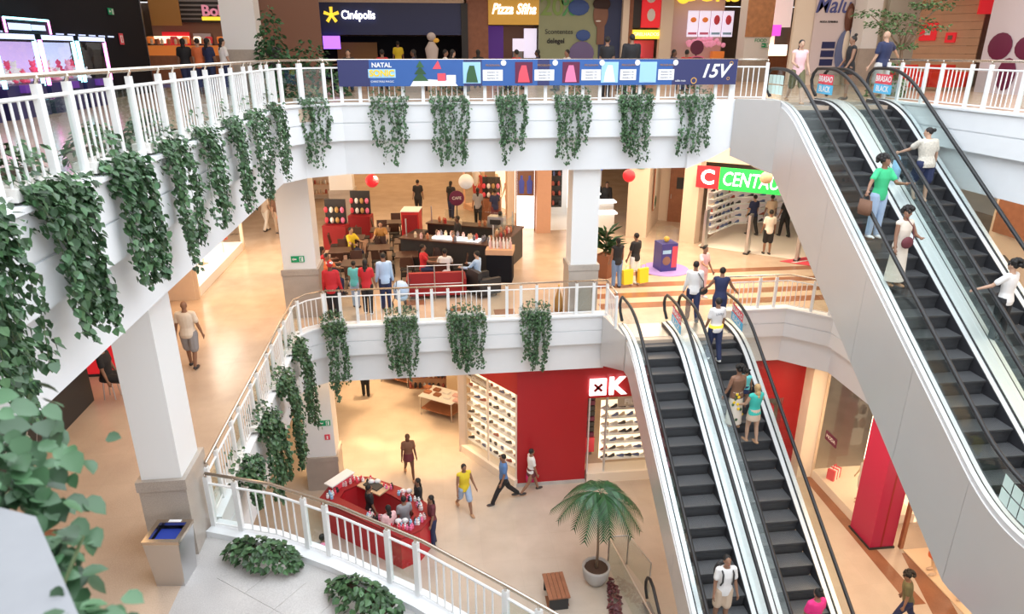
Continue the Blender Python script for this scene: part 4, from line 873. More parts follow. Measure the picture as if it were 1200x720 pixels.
for k, (x_, y_, lab) in enumerate(((6.75, 20.55, 'yellow shopping bag at the right hand of the man in white shorts'), (6.2, 20.45, 'yellow shopping bag between the couple by the potted plant'))):
    t = empty('shopping_bag', (x_, y_, L1+.12), R(20), lab, 'bag', 'yellow shopping bags'); m = MB(); m.add([(-.17, -.08, 0), (.17, -.08, 0), (.17, .08, 0), (-.17, .08, 0), (-.19, -.05, .48), (.19, -.05, .48), (.19, .05, .48), (-.19, .05, .48)], [(0, 3, 2, 1), (4, 5, 6, 7), (0, 1, 5, 4), (1, 2, 6, 5), (2, 3, 7, 6), (3, 0, 4, 7)], M['yel']); m.build('bag_body', t)
    m = MB(); m.path([(-.1, 0, .48), (-.07, 0, .62), (.07, 0, .62), (.1, 0, .48)], .008, M['yel'], 5); m.build('handle', t)
P1 = person((7.2, 17.35), 80, 1.78, 'm', ('long', 'white'), ('pants', 'navy'), ('short', 'black'), 'shoe', 'man in a white shirt with a black shoulder bag above the lower escalators', ((10, 6), (-12, 12)), vox=.014)
p = P1.location; t = empty('shoulder_bag', (p.x+.24, p.y-.08, p.z+.92), R(10), 'black shoulder bag of the man in the white shirt', 'bag')
m = MB(); m.ell((0, 0, 0), (.15, .07, .12), M['char'], 12, 8); m.build('bag_body', t, smooth=True); m = MB(); m.path([(0, 0, .1), (-.05, -.05, .3), (-.22, -.02, .55)], .012, M['char'], 5); m.build('strap', t)
person((8.2, 19.2), -60, 1.68, 'm', ('tee', 'pink'), ('pants', 'pink'), ('short', 'black'), 'whiteshoe', 'person in pale pink facing the man in the white shirt', STAND, ((10, 8, 20, 0), (50, 30, 40, 0)), vox=.015, face_detail=True)
person((7.72, 16.75), 70, 1.74, 'm', ('tank', 'navy'), ('pants', 'navy'), ('short', 'black'), 'shoe', 'man in a navy sleeveless shirt at the head of the lower right escalator', STAND, ((20, 30, 30, 0), (20, 30, 30, 0)), vox=.014, lean=6)
for k, (q, fc, tp, bt, hr_, lab, sk_) in enumerate((
  ((-.6, 31.6), 90, 'black', 'black', 'short', 'man in black walking away beyond the cafe', 'm'), ((.9, 31.0), 60, 'black', 'navy', 'long', 'woman in black beside the round sign beyond the cafe', 'm'),
  ((2.0, 29.3), 85, 'grey', 'black', 'long', 'woman in grey in front of the mannequin window', 'm'), ((2.7, 28.9), 110, 'navy', 'maroon', 'short', 'person in navy and maroon in front of the mannequin window', 'm'),
  ((13.2, 26.4), 100, 'navy', 'black', 'short', 'man in navy inside the sports shop entrance', 'l'), ((13.9, 26.3), 80, 'beige', 'grey', 'short', 'shop assistant in beige inside the sports shop', 'm'), ((14.4, 26.0), 95, 'black', 'black', 'long', 'person in black right of the sports shop assistant', 'm'),
  ((12.5, 23.6), 80, 'cream', 'black', 'short', 'person in a cream top and dark shorts walking into the sports shop', 'm'),
  ((-7.0, 29.5), 60, 'beige', 'cream', 'long', 'woman in beige at the far end of the left corridor', 'l'), ((-6.4, 29.0), -60, 'brown', 'beige', 'long', 'woman in brown at the far end of the left corridor', 'l'), ((-6.1, 28.2), 90, 'orange', 'brown', 'short', 'child in orange at the far end of the left corridor', 'm'),
  ((.9, 24.0), 200, 'black', 'black', 'short', 'barista in black behind the cafe counter', 'd'), ((2.5, 24.6), 60, 'ltgrey', 'black', 'long', 'person in grey right of the cafe counter', 'm'))):
    person(q+(L1,), fc, 1.70 if 'child' not in lab else 1.2, sk_, ('tee', tp), ('shorts' if 'shorts' in lab else 'pants', bt), (hr_, 'black'), 'shoe', lab, STAND if k % 2 else ((12, 6), (-12, 14)), vox=.022)
for (q, fc, tp, hr_, sk_, lab) in (
  ((-.35, 21.6), 0, 'red', 'short', 'm', 'diner in red at the cafe table nearest the red sofa'), ((.35, 21.0), 90, 'white', 'short', 'm', 'diner in a white T-shirt seen from behind at the cafe table'),
  ((1.35, 20.6), 150, 'sky', 'short', 'l', 'man in a pale blue shirt in the dark armchair'), ((-2.9, 24.2), -40, 'yellow', 'short', 'l', 'diner in yellow left among the dark cafe tables'),
  ((-1.9, 25.0), -90, 'gold2', 'short', 'l', 'diner in ochre behind the dark cafe tables'), ((-3.3, 20.9), -20, 'orange', 'short', 'm', 'diner in orange behind the person in the Santa hat'), ((-3.55, 21.7), 20, 'red', 'long', 'm', 'diner in red near the left cafe pillar')):
    person(q+(L1,), fc, 1.68, sk_, ('long' if tp == 'sky' else 'tee', tp), ('pants', 'navy'), (hr_, 'black'), 'shoe', lab, SIT, ((40, 14, 50, 10), (40, 14, 50, 10)), seat=.45, vox=.018)
S1 = person((-7.15, 14.3, L1), 0, 1.70, 'm', ('tee', 'black'), ('shorts', 'black'), ('short', 'black'), 'whiteshoe', 'person in dark shorts and white trainers seated by the black counter', SIT, seat=.5, vox=.016)
# -- ground floor
person((-1.08, 19.3, 0), -80, 1.66, 'd', ('tee', 'brown'), ('skirt', 'maroon'), ('long', 'brown'), 'tan', 'woman in a brown patterned top and short skirt alone in the lower hall', WALK, vox=.015, face_detail=True)
person((.62, 17.3, 0), -70, 1.72, 'm', ('tank', 'yellow'), ('shorts', 'ltjeans'), ('short', 'black'), 'tan', 'man in a yellow sleeveless shirt and pale denim shorts', WALK, ((10, 14, 20, 0), (14, 14, 25, 0)), 1.05, vox=.014, face_detail=True)
person((1.84, 17.65, 0), 190, 1.78, 'm', ('tee', 'blue'), ('pants', 'black'), ('short', 'black'), 'shoe', 'man in a blue shirt striding past the shoe shop window', ((30, 8), (-26, 18)), ((8, 8, 15, 0), (-8, 8, 15, 0)), vox=.014)
Q1 = person((2.75, 18.0, 0), 15, 1.64, 'm', ('tee', 'white'), ('skirt', 'maroon'), ('short', 'black'), 'shoe', 'woman in a white floral blouse beside the red wall', WALK, vox=.015)
bag(Q1, 'l', 'magenta', 'bright pink shopping bag carried past the red wall', (.34, .12, .36))
for (q, fc, tp, bt, hs, lab) in (((-.72, 16.75), 200, 'black', 'black', 'long', 'woman in black at the right side of the red kiosk'), ((-.35, 15.9), 195, 'maroon', 'navy', 'long', 'girl with long hair in maroon at the near corner of the red kiosk'), ((-1.5, 15.6), 120, 'pink', 'jeans', 'long', 'customer in pink at the near side of the red kiosk'), ((-1.1, 15.95), 110, 'grey', 'black', 'short', 'customer in grey at the near side of the red kiosk'),
   ((-2.1, 16.6), 20, 'black', 'black', 'short', 'attendant in black inside the red kiosk'), ((-3.1, 14.6), 80, 'ltgrey', 'black', 'short', 'man in light clothes left of the red kiosk behind the railing')):
    person(q+(0,), fc, 1.66, 'm', ('tee', tp), ('pants', bt), (hs, 'black'), 'shoe', lab, STAND, vox=.017)
person((-2.95, 25.2, 0), 90, 1.75, 'd', ('long', 'black'), ('pants', 'black'), ('short', 'black'), 'shoe', 'dark figure half hidden by ivy at the far left of the lower hall', STAND, vox=.022)
# ---------------------------------------------------------------- generic shop pieces
def wallq(x0, y0, x1, y1, z0, z1, m, th=.15, name='panel', parent=None):
    """upright slab from (x0,y0) to (x1,y1), thickness behind the left-hand side"""
    a = Vector((x0, y0, 0)); b = Vector((x1, y1, 0)); d = (b-a).normalized(); n = Vector((-d.y, d.x, 0))*th
    mb = MB(); mb.prism([(a.x, a.y), (b.x, b.y), (b.x+n.x, b.y+n.y), (a.x+n.x, a.y+n.y)], z0, z1, m)
    o = mb.build(name, parent)
    if not parent: o['kind'] = 'structure'
    return o
def wallS(i, *a, **k): o = wallq(*a, **k); o.name = i; return o
shoe = MB()
for y0, y1, z0, z1, wd in ((-.13, .15, 0, .03, .045),): shoe.box((-wd, y0, z0), (wd, y1, z1), M['whitep'])
shoe_cols = [mat('shoe_%d' % i, c, .6) for i, c in enumerate(((.04, .04, .05), (.35, .08, .06), (.55, .45, .36), (.10, .14, .30), (.62, .60, .58)))]
shoe_me = []
for c in shoe_cols:
    s = MB(); s.box((-.045, -.13, 0), (.045, .15, .025), M['whitep']); s.rings([(0, .01, .025, .045, .135), (0, -.01, .06, .042, .12), (0, -.05, .09, .035, .07), (0, -.07, .12, .03, .05)], c, 10); shoe_me.append(s.mesh('shoe'))
ORD = "first second third fourth fifth sixth seventh eighth ninth tenth eleventh twelfth".split()
def shoewall(x0, y0, x1, y1, zb, zt, rows, cols_, labelf, group, seed, back, shelfm, th=.08, kind="shoe"):
    a = Vector((x0, y0, 0)); b = Vector((x1, y1, 0)); L = (b-a).length; d = (b-a)/L; n = Vector((d.y, -d.x, 0)); rr = random.Random(seed)
    t = empty('shoe_display', (x0, y0, zb), math.atan2(d.y, d.x), labelf, 'shelf')
    m = MB(); m.box((0, .02, 0), (L, .06, zt-zb), back); m.build('back_panel', t)
    for r_ in range(rows):
        z = zb+(zt-zb)*(r_+.3)/rows; m = MB(); m.box((.03, -.22, z-zb-.02), (L-.03, .02, z-zb), shelfm); m.build('shelf', t)
        for c in range(cols_):
            u = L*(c+.5+rr.uniform(-.12, .12))/cols_; p = a+d*u+n*.1
            o = bpy.data.objects.new(kind, shoe_me[rr.choice((0, 0, 1, 2, 3, 4))] if kind == 'shoe' else rr.choice(packs)); o.location = (p.x, p.y, z); o.rotation_euler = (0, 0, math.atan2(d.y, d.x)+PI/2+rr.uniform(-.5, .5)); C.objects.link(o)
            tag(o, '%s from left, %s shelf up, %s' % (ORD[c]+' '+kind, ORD[r_], group[1]), kind, group[0])
packs = [MB().rings([(0, 0, 0, .10, .05), (0, 0, .12, .11, .06), (0, 0, .2, .05, .03)], c, 8).mesh('packet') for c in shoe_cols]
def mannequin(loc, face, top, bot, label, group, H=1.8):
    t = person(loc, face, H, 'm', ('tank', top), bot, ('bald', 'black'), 'beige', label, ((3, 2), (-4, 6)), ((10, 16, 30, 0), (-5, 16, 20, 0)), .92, vox=.024)
    t.name = 'mannequin'; t['category'] = 'mannequin'; t['group'] = group
    for c in t.children:
        if c.name.startswith('body'): c.data.materials.clear(); c.data.materials.append(M['skinm'])
    return t
def balloon(loc, m, label, r=.19):
    t = empty('balloon', loc, 0, label, 'ornament'); MB().ell((0, 0, 0), (r, r, r), m, 16, 12).build('ball', t, smooth=True); MB().tube((0, 0, r), (0, 0, .75), .004, M['char'], n=4).build('cord', t)

# ================================================================ MIDDLE FLOOR
# left corridor
wallS('wall_corridor_left', -7.4, 10.0, -7.4, -4, L1, 10.2, M['beige'])
wallS('wall_corridor_end', -8.3, 20.85, -7.35, 20.85, L1, 10.2, M['beige'], th=.3); wallS('wall_corridor_side', -8.3, 20.85, -8.3, 16.6, L1, 10.2, M['beige'])
t = empty('display_window', (-7.3, 23.7, L1), 0, 'brightly lit shop window with a white plinth along the left corridor', 'shop window')
m = MB(); m.box((-1.5, -2.75, 0), (0, 2.9, .32), M['whitep']); m.build('plinth', t); m = MB(); m.box((-1.6, -2.8, .32), (-1.5, 2.9, 4.2), M['lit']); m.build('back_panel', t)
m = MB(); m.box((-.012, -2.7, .36), (0, 2.85, 3.4), M['shopglass']); m.build('glass_pane', t); m = MB(); m.box((-.05, -2.8, 0), (.06, -2.7, 4.2), M['beige']); m.box((-.05, 2.85, 0), (.06, 2.95, 4.2), M['beige']); m.build('frame', t)
for k, y in enumerate((22.0, 23.6)): mannequin((-7.9, y, L1+.32), 10, 'white' if k else 'cream', ('skirt', 'white'), ['white-dressed mannequin nearest the camera in the corridor window', 'second white-dressed mannequin in the corridor window'][k], 'corridor window mannequins', 1.5)
t = empty('dress_form', (-7.6, 25.1, L1+.32), 0, 'red dress displayed at the far end of the corridor window', 'clothes'); m = MB(); m.rings([(0, 0, .5, .22, .16), (0, 0, .9, .13, .1), (0, 0, 1.2, .16, .11), (0, 0, 1.35, .05, .04)], mat('dress_red', (.8, .08, .04), .6), 14); m.build('dress', t, smooth=True); m = MB(); m.tube((0, 0, 0), (0, 0, .6), .015, M['steel']); m.build('stand', t)
# black counter
t = empty('counter', (-7.55, 12.8, L1), 0, 'black bar counter with round grey lettering at the lower left', 'counter')
m = MB(); m.box((-.7, -2.6, 0), (.0, 1.55, 1.12), M['char']); m.build('body', t); m = MB(); m.box((-.8, -2.7, 1.12), (.06, 1.65, 1.18), M['dark']); m.build('countertop', t)
for i, (s_, z_) in enumerate((('CAFE', .86), ('BAR', .6), ('GRILL', .34))): text(s_, .26, mat('chalk_grey', (.45, .42, .40), .7), t, (.008, -1.1, z_), (PI/2, 0, PI/2), ext=.004, off=.006)
m = MB()
for k in range(20): a, b_ = 2*PI*k/20, 2*PI*(k+1)/20; m.add([(.006, -1.1+.5*math.cos(q)*s_, .6+.48*math.sin(q)*s_) for q, s_ in ((a, 1), (b_, 1), (b_, .93), (a, .93))], [(0, 1, 2, 3)], M['grayp'])
m.build('ring_mark', t)
m = MB(); m.box((-.35, .1, 1.18), (.0, .75, 1.21), M['woodo']); m.build('tray', t)
for k, (y, lab) in enumerate(((.95, 'left'), (1.3, 'right'))): o = MB().rings([(0, 0, 0, .03, .03), (0, 0, .1, .045, .045)], M['whitep'], 12).build('cup', None, (-7.75, 12.8+y, L1+1.18)); tag(o, 'small white cup on the black counter, %s of the pair' % lab, 'cup')
t = empty('bar_stool', (-7.2, 14.45, L1), 0, 'dark stool under the person by the black counter', 'stool'); m = MB(); m.tube((0, 0, .45), (0, 0, .5), .19, M['char'], n=16); m.build('seat', t)
for k in range(4): a = k*PI/2+.7; m = MB(); m.tube((.12*math.cos(a), .12*math.sin(a), .46), (.17*math.cos(a), .17*math.sin(a), 0), .014, M['steel']); m.build('leg', t)
t = empty('advertising_board', (-7.7, 15.6, L1), 0, 'red advertising panel behind the seated person at the black counter', 'panel'); m = MB(); m.box((-.7, 0, 0), (.35, .1, 2.2), M['signred']); m.build('board', t); m = MB(); m.box((-.75, -.02, 0), (.4, .12, .06), M['char']); m.build('foot', t)
# far shelves, far corridor
shoewall(-7.8, 36.0, -4.7, 36.0, L1+.2, L1+3.6, 7, 12, 'large wall of small goods on shelves at the far left of the middle floor', ('goods on the far left shelves', 'at the far left of the middle floor'), 31, M['beige'], M['woodo'], kind='packet')
wallS('wall_far', -18, 36.3, -4.5, 36.3, L1, 10.3, M['beige'])
# facade behind the cafe
wallS('wall_shopfront_1', 1.6, 33.0, 3.25, 28.75, L1+3.6, 10.3, M['beige'])
t = empty('shop_window', (1.6, 33.0, L1), math.atan2(-4.25, 1.65), 'warm lit fashion shop window with dressed mannequins', 'shop window')
m = MB(); m.box((0, .0, 0), (4.5, .5, .25), M['woodo']); m.build('plinth', t); m = MB(); m.box((0, 1.7, 0), (4.5, 1.8, 3.6), M['litw']); m.build('back_panel', t)
for x in (0, 2.2, 4.45): m = MB(); m.box((x-.04, -.04, 0), (x+.04, .04, 3.6), M['woodo']); m.build('frame', t)
for x in (0, 2.2): m = MB(); m.box((x+.06, -.006, .1), (x+2.1, .006, 3.6), M['shopglass']); m.build('glass_pane', t)
for k, (x_, y_, tp, bt, lab) in enumerate(((2.45, 32.2, 'red', ('shorts', 'red'), 'mannequin in red in the warm shop window'), (3.0, 31.0, 'cream', ('maxi', 'cream'), 'mannequin in a long cream dress in the warm shop window'), (3.45, 30.1, 'red', ('pants', 'red'), 'mannequin in orange-red at the right of the warm shop window'), (2.2, 33.2, 'white', ('shorts', 'red'), 'mannequin in white and red furthest in the warm shop window'))):
    mannequin((x_, y_, L1+.2), -120, tp, bt, lab, 'fashion window mannequins')
def col_(x0, y0, x1, y1, m, nm): 
    b_ = MB(); b_.box((x0, y0, L1), (x1, y1, 10.3), m); o = b_.build(nm); o['kind'] = 'structure'
col_(3.2, 28.45, 3.5, 28.75, M['beige'], 'pillar'); col_(4.35, 27.75, 4.95, 28.2, mat('pink_stone', (.62, .36, .24), .5, var=.05), 'pillar'); col_(6.55, 27.0, 6.7, 27.2, M['wood'], 'trim_10')
t = empty('display_case', (3.95, 28.3, L1), R(-15), 'tall glazed poster case with blue bottles between the shop pillars', 'display case')
m = MB(); m.box((-.4, 0, .1), (.4, .3, 3.4), M['lit']); m.build('light_box', t); m = MB(); m.box((-.36, -.02, 1.5), (.36, 0, 2.9), M['tan']); m.build('poster', t)
for x in (-.42, .38): m = MB(); m.box((x, -.05, 0), (x+.05, .32, 3.5), M['wood']); m.build('frame', t)
for x in (-.17, .17): m = MB(); m.rings([(0, 0, 0, .1, .03), (0, 0, .5, .12, .03), (0, 0, .6, .05, .02), (0, 0, .75, .05, .02)], mat('bottle_blue', (.08, .12, .6), .4), 10); m.build('bottle_print', t, (x, -.03, 1.6))
# bright shop interior with goods wall
m = MB(); m.box((4.95, 28.2, L1), (7.9, 34, L1+.01), M['whitep']); m.build('floor_shop', fm)
wallS('wall_shop_white', 8.0, 31.5, 4.95, 31.5, L1, 10.3, M['whitep'], th=-.2)
shoewall(4.95, 31.0, 6.0, 30.9, L1+.4, L1+4, 8, 4, 'dark shelf column of hats seen through the doorway left of the centre pillar', ('small goods behind the centre pillar', 'left of the centre pillar'), 5, M['char'], M['char'], kind='hat')
t = empty('poster', (6.25, 30.8, L1+.4), 0, 'white lit panel with brown pictures beside the dark shelf column', 'poster'); m = MB(); m.box((0, 0, 0), (.5, .06, 3.6), M['lit']); m.build('board', t)
for k in range(4): m = MB(); m.box((.1, -.02, .3+k*.8), (.4, 0, .85+k*.8), M['tan']); m.build('picture', t)
# blue and white shop right of centre pillar
t = empty('shop_counter', (7.1, 28.0, L1), 0, 'white tiered display tables in the bright blue and white shop', 'table')
for k, (x, y, z) in enumerate(((0, 0, .8), (.3, 1.3, 1.0), (-.2, 2.2, 1.2))): m = MB(); m.box((x-.6, y-.3, z-.06), (x+.7, y+.3, z), M['lit']); m.build('tabletop', t); m = MB(); m.box((x-.5, y-.2, 0), (x+.6, y+.2, z-.06), M['whitep']); m.build('base', t)
wallS('wall_blue', 8.0, 31.35, 6.75, 31.35, L1+2.0, 10.3, M['bluew'], th=-.1)
person((7.5, 30.3, L1), -90, 1.70, 'm', ('long', 'black'), ('pants', 'black'), ('short', 'black'), 'shoe', 'shop assistant in black in front of the blue wall', STAND, vox=.022); person((7.95, 30.2, L1), -100, 1.66, 'm', ('long', 'black'), ('pants', 'black'), ('short', 'black'), 'shoe', 'second figure in black behind the white display tables', STAND, vox=.022)
# beige wall, service corridor with door, pillar
wallS('wall_service_1', 7.95, 26.85, 8.7, 26.5, L1, 10.3, M['beige'], th=.4); wallS('wall_service_2', 8.7, 26.5, 10.2, 29.5, L1, 10.3, M['beige']); wallS('wall_service_3', 10.2, 29.5, 11.6, 28.8, L1, 10.3, M['beige'])
wallS('pillar', 9.85, 25.75, 10.3, 25.3, L1, 11.2, M['beige'], th=.5)
t = empty('door_1', (10.55, 29.25, L1), R(-26), 'dark service door at the end of the short corridor', 'door'); t['kind'] = 'structure'; m = MB(); m.box((0, -.06, 0), (.95, -.01, 2.6), M['wood']); m.build('leaf', t); m = MB(); m.box((.3, -.08, 1.5), (.65, -.06, 2.0), M['char']); m.build('sign_plate', t); m = MB(); m.tube((.1, -.1, 1.05), (.1, -.1, 1.25), .015, M['steel']); m.build('door_handle', t)
exit_sign((8.35, 26.6, L1+2.9), R(-25), 'tiny exit sign on the beige wall near the service corridor', .3)
t = empty('framed_poster', (9.35, 27.75, L1+.9), math.atan2(3, 1.5), 'tall framed picture with a green plant on the service corridor wall', 'picture'); m = MB(); m.box((-.35, -.06, 0), (.35, -.01, 2.0), M['wood']); m.build('frame', t); m = MB(); m.box((-.3, -.07, .05), (.3, -.06, 1.95), M['cream']); m.build('print', t); m = MB(); m.ell((0, -.08, .35), (.2, .02, .25), M['leafd'], 10, 6); m.build('plant_print', t)
# sports shop
CA, CB = (10.35, 25.0), (14.6, 21.6)
def cpt(u, o=0): d = Vector((CB[0]-CA[0], CB[1]-CA[1], 0)).normalized(); n = Vector((-d.y, d.x, 0)); p = Vector((CA[0], CA[1], 0))+d*u+n*o; return (p.x, p.y)
wallS('wall_sports_bulkhead', *CA, *cpt(7.2), 9.2, 11.6, mat('peach_wall', (.82, .58, .42), .6))
t = empty('shop_sign', (*cpt(2.0, -.08), L1+2.72), math.atan2(CB[1]-CA[1], CB[0]-CA[0]), 'green and red sports shop sign reading CENTAURO', 'sign')
m = MB(); m.box((-2.28, 0, -.40), (-1.42, .1, .42), M['signred']); m.build('red_tile', t); m = MB(); m.box((-1.41, 0, -.40), (3.8, .1, .42), M['green']); m.build('green_board', t)
text('C', .75, M['lit'], t, (-1.85, -.02, 0), off=.02); text('CENTAURO', .72, M['lit'], t, (-1.3, -.02, 0), off=.002, shear=.15, sx=.72, align='LEFT')
for k, u in enumerate((.05, 1.7, 3.5)): 
    t = empty('anti_theft_gate', (*cpt(u+.2, .0), L1), math.atan2(CB[1]-CA[1], CB[0]-CA[0]), ['leftmost steel post of the sports shop entrance', 'middle steel post of the sports shop entrance', 'right steel post of the sports shop entrance'][k], 'post')
    m = MB(); m.box((-.05, -.2, 0), (.05, .2, 1.5), M['steel']); m.build('panel', t); m = MB(); m.box((-.09, -.25, 0), (.09, .25, .05), M['char']); m.build('foot', t)
shoewall(*cpt(.5, 2.6), *cpt(3.6, 5.6), L1+.4, L1+2.3, 7, 8, 'white wall with rows of shoes in the sports shop', ('shoes on the sports shop wall', 'on the left wall of the sports shop'), 11, mat('pale_pink_glow_wall', (.78, .66, .60), .6, emit=.15), M['whitep'])  # shop lighting on the shoe wall put in as a faint glow of its own
shoewall(*cpt(.15, .3), *cpt(.5, 2.5), L1+.4, L1+2.3, 7, 6, 'front stretch of the sports shop shoe wall', ('shoes on the sports shop wall front', 'at the entrance of the sports shop'), 12, MATS['pale_pink_glow_wall'], M['whitep'])
m = MB(); m.prism([cpt(0, .05), cpt(6, .05), cpt(6, 6.5), cpt(0, 6.5)], L1+.001, L1+.012, mat('shop_floor', (.85, .78, .70), .4)); m.build('floor_sports', fm)
m = MB(); m.prism([cpt(3.2, -.5), cpt(6, -.5), cpt(6, 1.0), cpt(4.2, 1.0)], L1+.012, L1+.02, M['redp']); o = m.build('door_mat'); tag(o, 'red mat with white court lines at the sports shop entrance', 'mat')
for k in range(3): m = MB(); m.prism([cpt(3.6+k*.6, -.45), cpt(3.7+k*.6, -.45), cpt(4.7+k*.6, .95), cpt(4.6+k*.6, .95)], 0, .006, M['whitep']); q = m.build('court_line', o); q.location = (0, 0, L1+.02)
rr = random.Random(3)
for k in range(14):
    x, y = cpt(4.6+.42*(k % 5)+.1*(k//5), 2.0+.0*k); lv = k//5
    o = MB().box((-.19, -.15, 0), (.19, .15, .24), M['card']).build('carton', None, (x, y, L1+.02+.25*lv), (0, 0, -.65)); tag(o, 'brown box in the stack of cartons inside the sports shop entrance', 'box', 'cartons stacked in the sports shop')
bushy('potted_shrub', (*cpt(5.2, 2.9), L1+.0), 0, 'green grey shrub behind the cartons in the sports shop', 'plant', None, .7, .7, 1.5, 300, .12, 'none', 33)
# big potted plant near centre pillar and advertising cube
t = empty('potted_plant', (5.75, 21.6, L1), 0, 'large leafy plant in a terracotta square pot behind the centre pillar', 'potted plant')
m = MB(); m.rings([(0, 0, 0, .28, .28), (0, 0, .8, .36, .36), (0, 0, .8, .3, .3), (0, 0, .74, .3, .3)], mat('terracotta', (.32, .13, .07), .7), 4); m.build('pot', t)
rr = random.Random(12); m = MB()
for k in range(60):
    a = rr.uniform(0, 2*PI); l_ = rr.uniform(.5, .9); z0 = rr.uniform(.85, 1.5); p0 = Vector((0, 0, z0)); d = Vector((math.cos(a), math.sin(a), rr.uniform(.2, 1.2))).normalized(); e = p0+d*l_-Vector((0, 0, .2)); s_ = Vector((-math.sin(a), math.cos(a), 0))*.05; md = p0+d*l_*.5
    m.add([p0, md-s_, e, md+s_], [(0, 1, 2), (0, 2, 3)], M['leafp'])
m.build('foliage', t, kind='stuff'); m = MB(); m.tube((0, 0, .7), (0, 0, 1.6), .03, M['trunk']); m.build('stem', t)
t = empty('advertising_stand', (8.05, 22.2, L1), R(8), 'dark blue printed pedestal with a clear case on a round violet carpet', 'display stand')
m = MB(); m.tube((0, 0, 0), (0, 0, .02), .85, mat('violet_carpet', (.36, .26, .62), .8), n=28); m.build('round_carpet', t)
m = MB(); m.box((-.3, -.3, .02), (.3, .3, 1.0), mat('stand_blue', (.05, .05, .25), .4)); m.build('pedestal', t); m = MB(); m.box((.1, -.306, .15), (.28, -.3, .9), M['redp']); m.ell((-.1, -.306, .4), (.15, .006, .16), M['tan'], 12, 8); m.box((-.26, -.306, .65), (.05, -.3, .78), M['ltblue']); m.build('print', t)
m = MB(); m.box((-.28, -.28, 1.0), (.28, .28, 1.5), M['glass']); m.build('clear_case', t); m = MB(); m.ell((0, 0, 1.1), (.1, .1, .1), M['gold'], 10, 8); m.build('prize', t)
# hanging balls
balloon((-1.67, 20, 9.61), M['signred'], 'red ball hanging at the left of the cafe'); balloon((1.03, 20, 9.53), M['whitep'], 'white ball hanging above the cafe counter', .22); balloon((5.92, 20, 9.6), M['signred'], 'red ball hanging right of the centre pillar'); balloon((10.27, 20, 9.45), mat('tan_ball', (.7, .5, .3), .4), 'beige ball hanging in front of the sports shop sign'); balloon((-1.9, 24.0, 4.0), M['whitep'], 'pale ball hanging under the middle floor near the ivy', .2)
t = empty('bottle_ornament', (3.55, 18.35, L1+.1), 0, 'small brown cone ornament at the foot of the centre pillar', 'ornament'); m = MB(); m.rings([(0, 0, 0, .13, .13), (0, 0, .35, .12, .12), (0, 0, .6, .05, .05), (0, 0, .75, .02, .02)], M['gold2'], 12); m.build('body', t, smooth=True); m = MB(); m.ell((0, 0, .78), (.03, .03, .03), M['gold'], 8, 6); m.build('tip', t)

jar_m0 = mat('item_gold', (.55, .35, .12), .5)
# ---------------------------------------------------------------- cafe furniture
M['dwood'] = mat('dark_wood', (.07, .03, .02), .4)
def table(label):
    t = empty('cafe_table', (0, 0, 0), 0, label, 'table', 'dark cafe tables'); m = MB(); m.box((-.38, -.38, .71), (.38, .38, .75), M['dwood']); m.build('tabletop', t)
    m = MB(); m.tube((0, 0, .03), (0, 0, .71), .03, M['char']); m.build('pole', t); m = MB(); m.box((-.22, -.22, 0), (.22, .22, .03), M['char']); m.build('base', t); return t
def chair(label):
    t = empty('cafe_chair', (0, 0, 0), 0, label, 'chair', 'dark cafe chairs'); m = MB(); m.box((-.21, -.21, .43), (.21, .21, .47), M['char']); m.build('seat', t)
    m = MB(); m.add([(-.2, -.2, .55), (.2, -.2, .55), (.2, -.26, .9), (-.2, -.26, .9), (-.2, -.23, .55), (.2, -.23, .55), (.2, -.29, .9), (-.2, -.29, .9)], [(0, 1, 2, 3), (7, 6, 5, 4), (0, 3, 7, 4), (1, 5, 6, 2), (3, 2, 6, 7), (0, 4, 5, 1)], M['dwood']); m.build('backrest', t)
    for sx in (-1, 1):
        for sy in (-1, 1): m = MB(); m.tube((sx*.18, sy*.18, .44), (sx*.2, sy*(.2 if sy > 0 else .24), 0), .014, M['char'], n=6); m.build('leg', t)
        m = MB(); m.tube((sx*.18, -.19, .45), (sx*.18, -.25, .75), .012, M['char'], n=6); m.build('back_post', t)
    return t
T0 = table('x'); K0 = chair('x')
TL = ((-1.9, 23.6, 'dark cafe table in front of the diners by the far left pillar'), (-1.0, 24.4, 'dark cafe table nearest the red booth'), (-2.9, 25.1, 'dark cafe table beside the far left pillar'), (-2.0, 26.2, 'dark cafe table behind the ochre diner'), (-.9, 22.6, 'dark cafe table left of the red sofa'), (-2.6, 21.8, 'dark cafe table behind the Santa hat'), (.2, 21.8, 'cafe table shared by the diners in red and white'), (-1.5, 27.4, 'furthest dark cafe table'), (-3.2, 23.4, 'dark cafe table behind the left pillar'))
ci = 0; T0['label'] = TL[0][2]
for k, (x, y, lab) in enumerate(TL):
    tb = T0 if k == 0 else dup(T0, label=lab); tb.location = (x, y, L1)
    side = ('left of', 'right of', 'in front of', 'behind')
    for j, (dx, dy, rz) in enumerate(((-.65, 0, -90), (.65, 0, 90), (0, -.65, 0), (0, .65, 180))):
        if k == 6 and j in (0, 2): pass
        lb = 'cafe chair %s the %s' % (side[j], lab.replace('dark cafe table', 'table').replace('in front of the diners by', 'before diners at'))
        c_ = K0 if ci == 0 else dup(K0, label=lb); K0['label'] = 'cafe chair left of the table before diners at the far left pillar' if ci == 0 else K0['label']; ci += 1
        c_.location = (x+dx, y+dy, L1); c_.rotation_euler = (0, 0, R(rz))
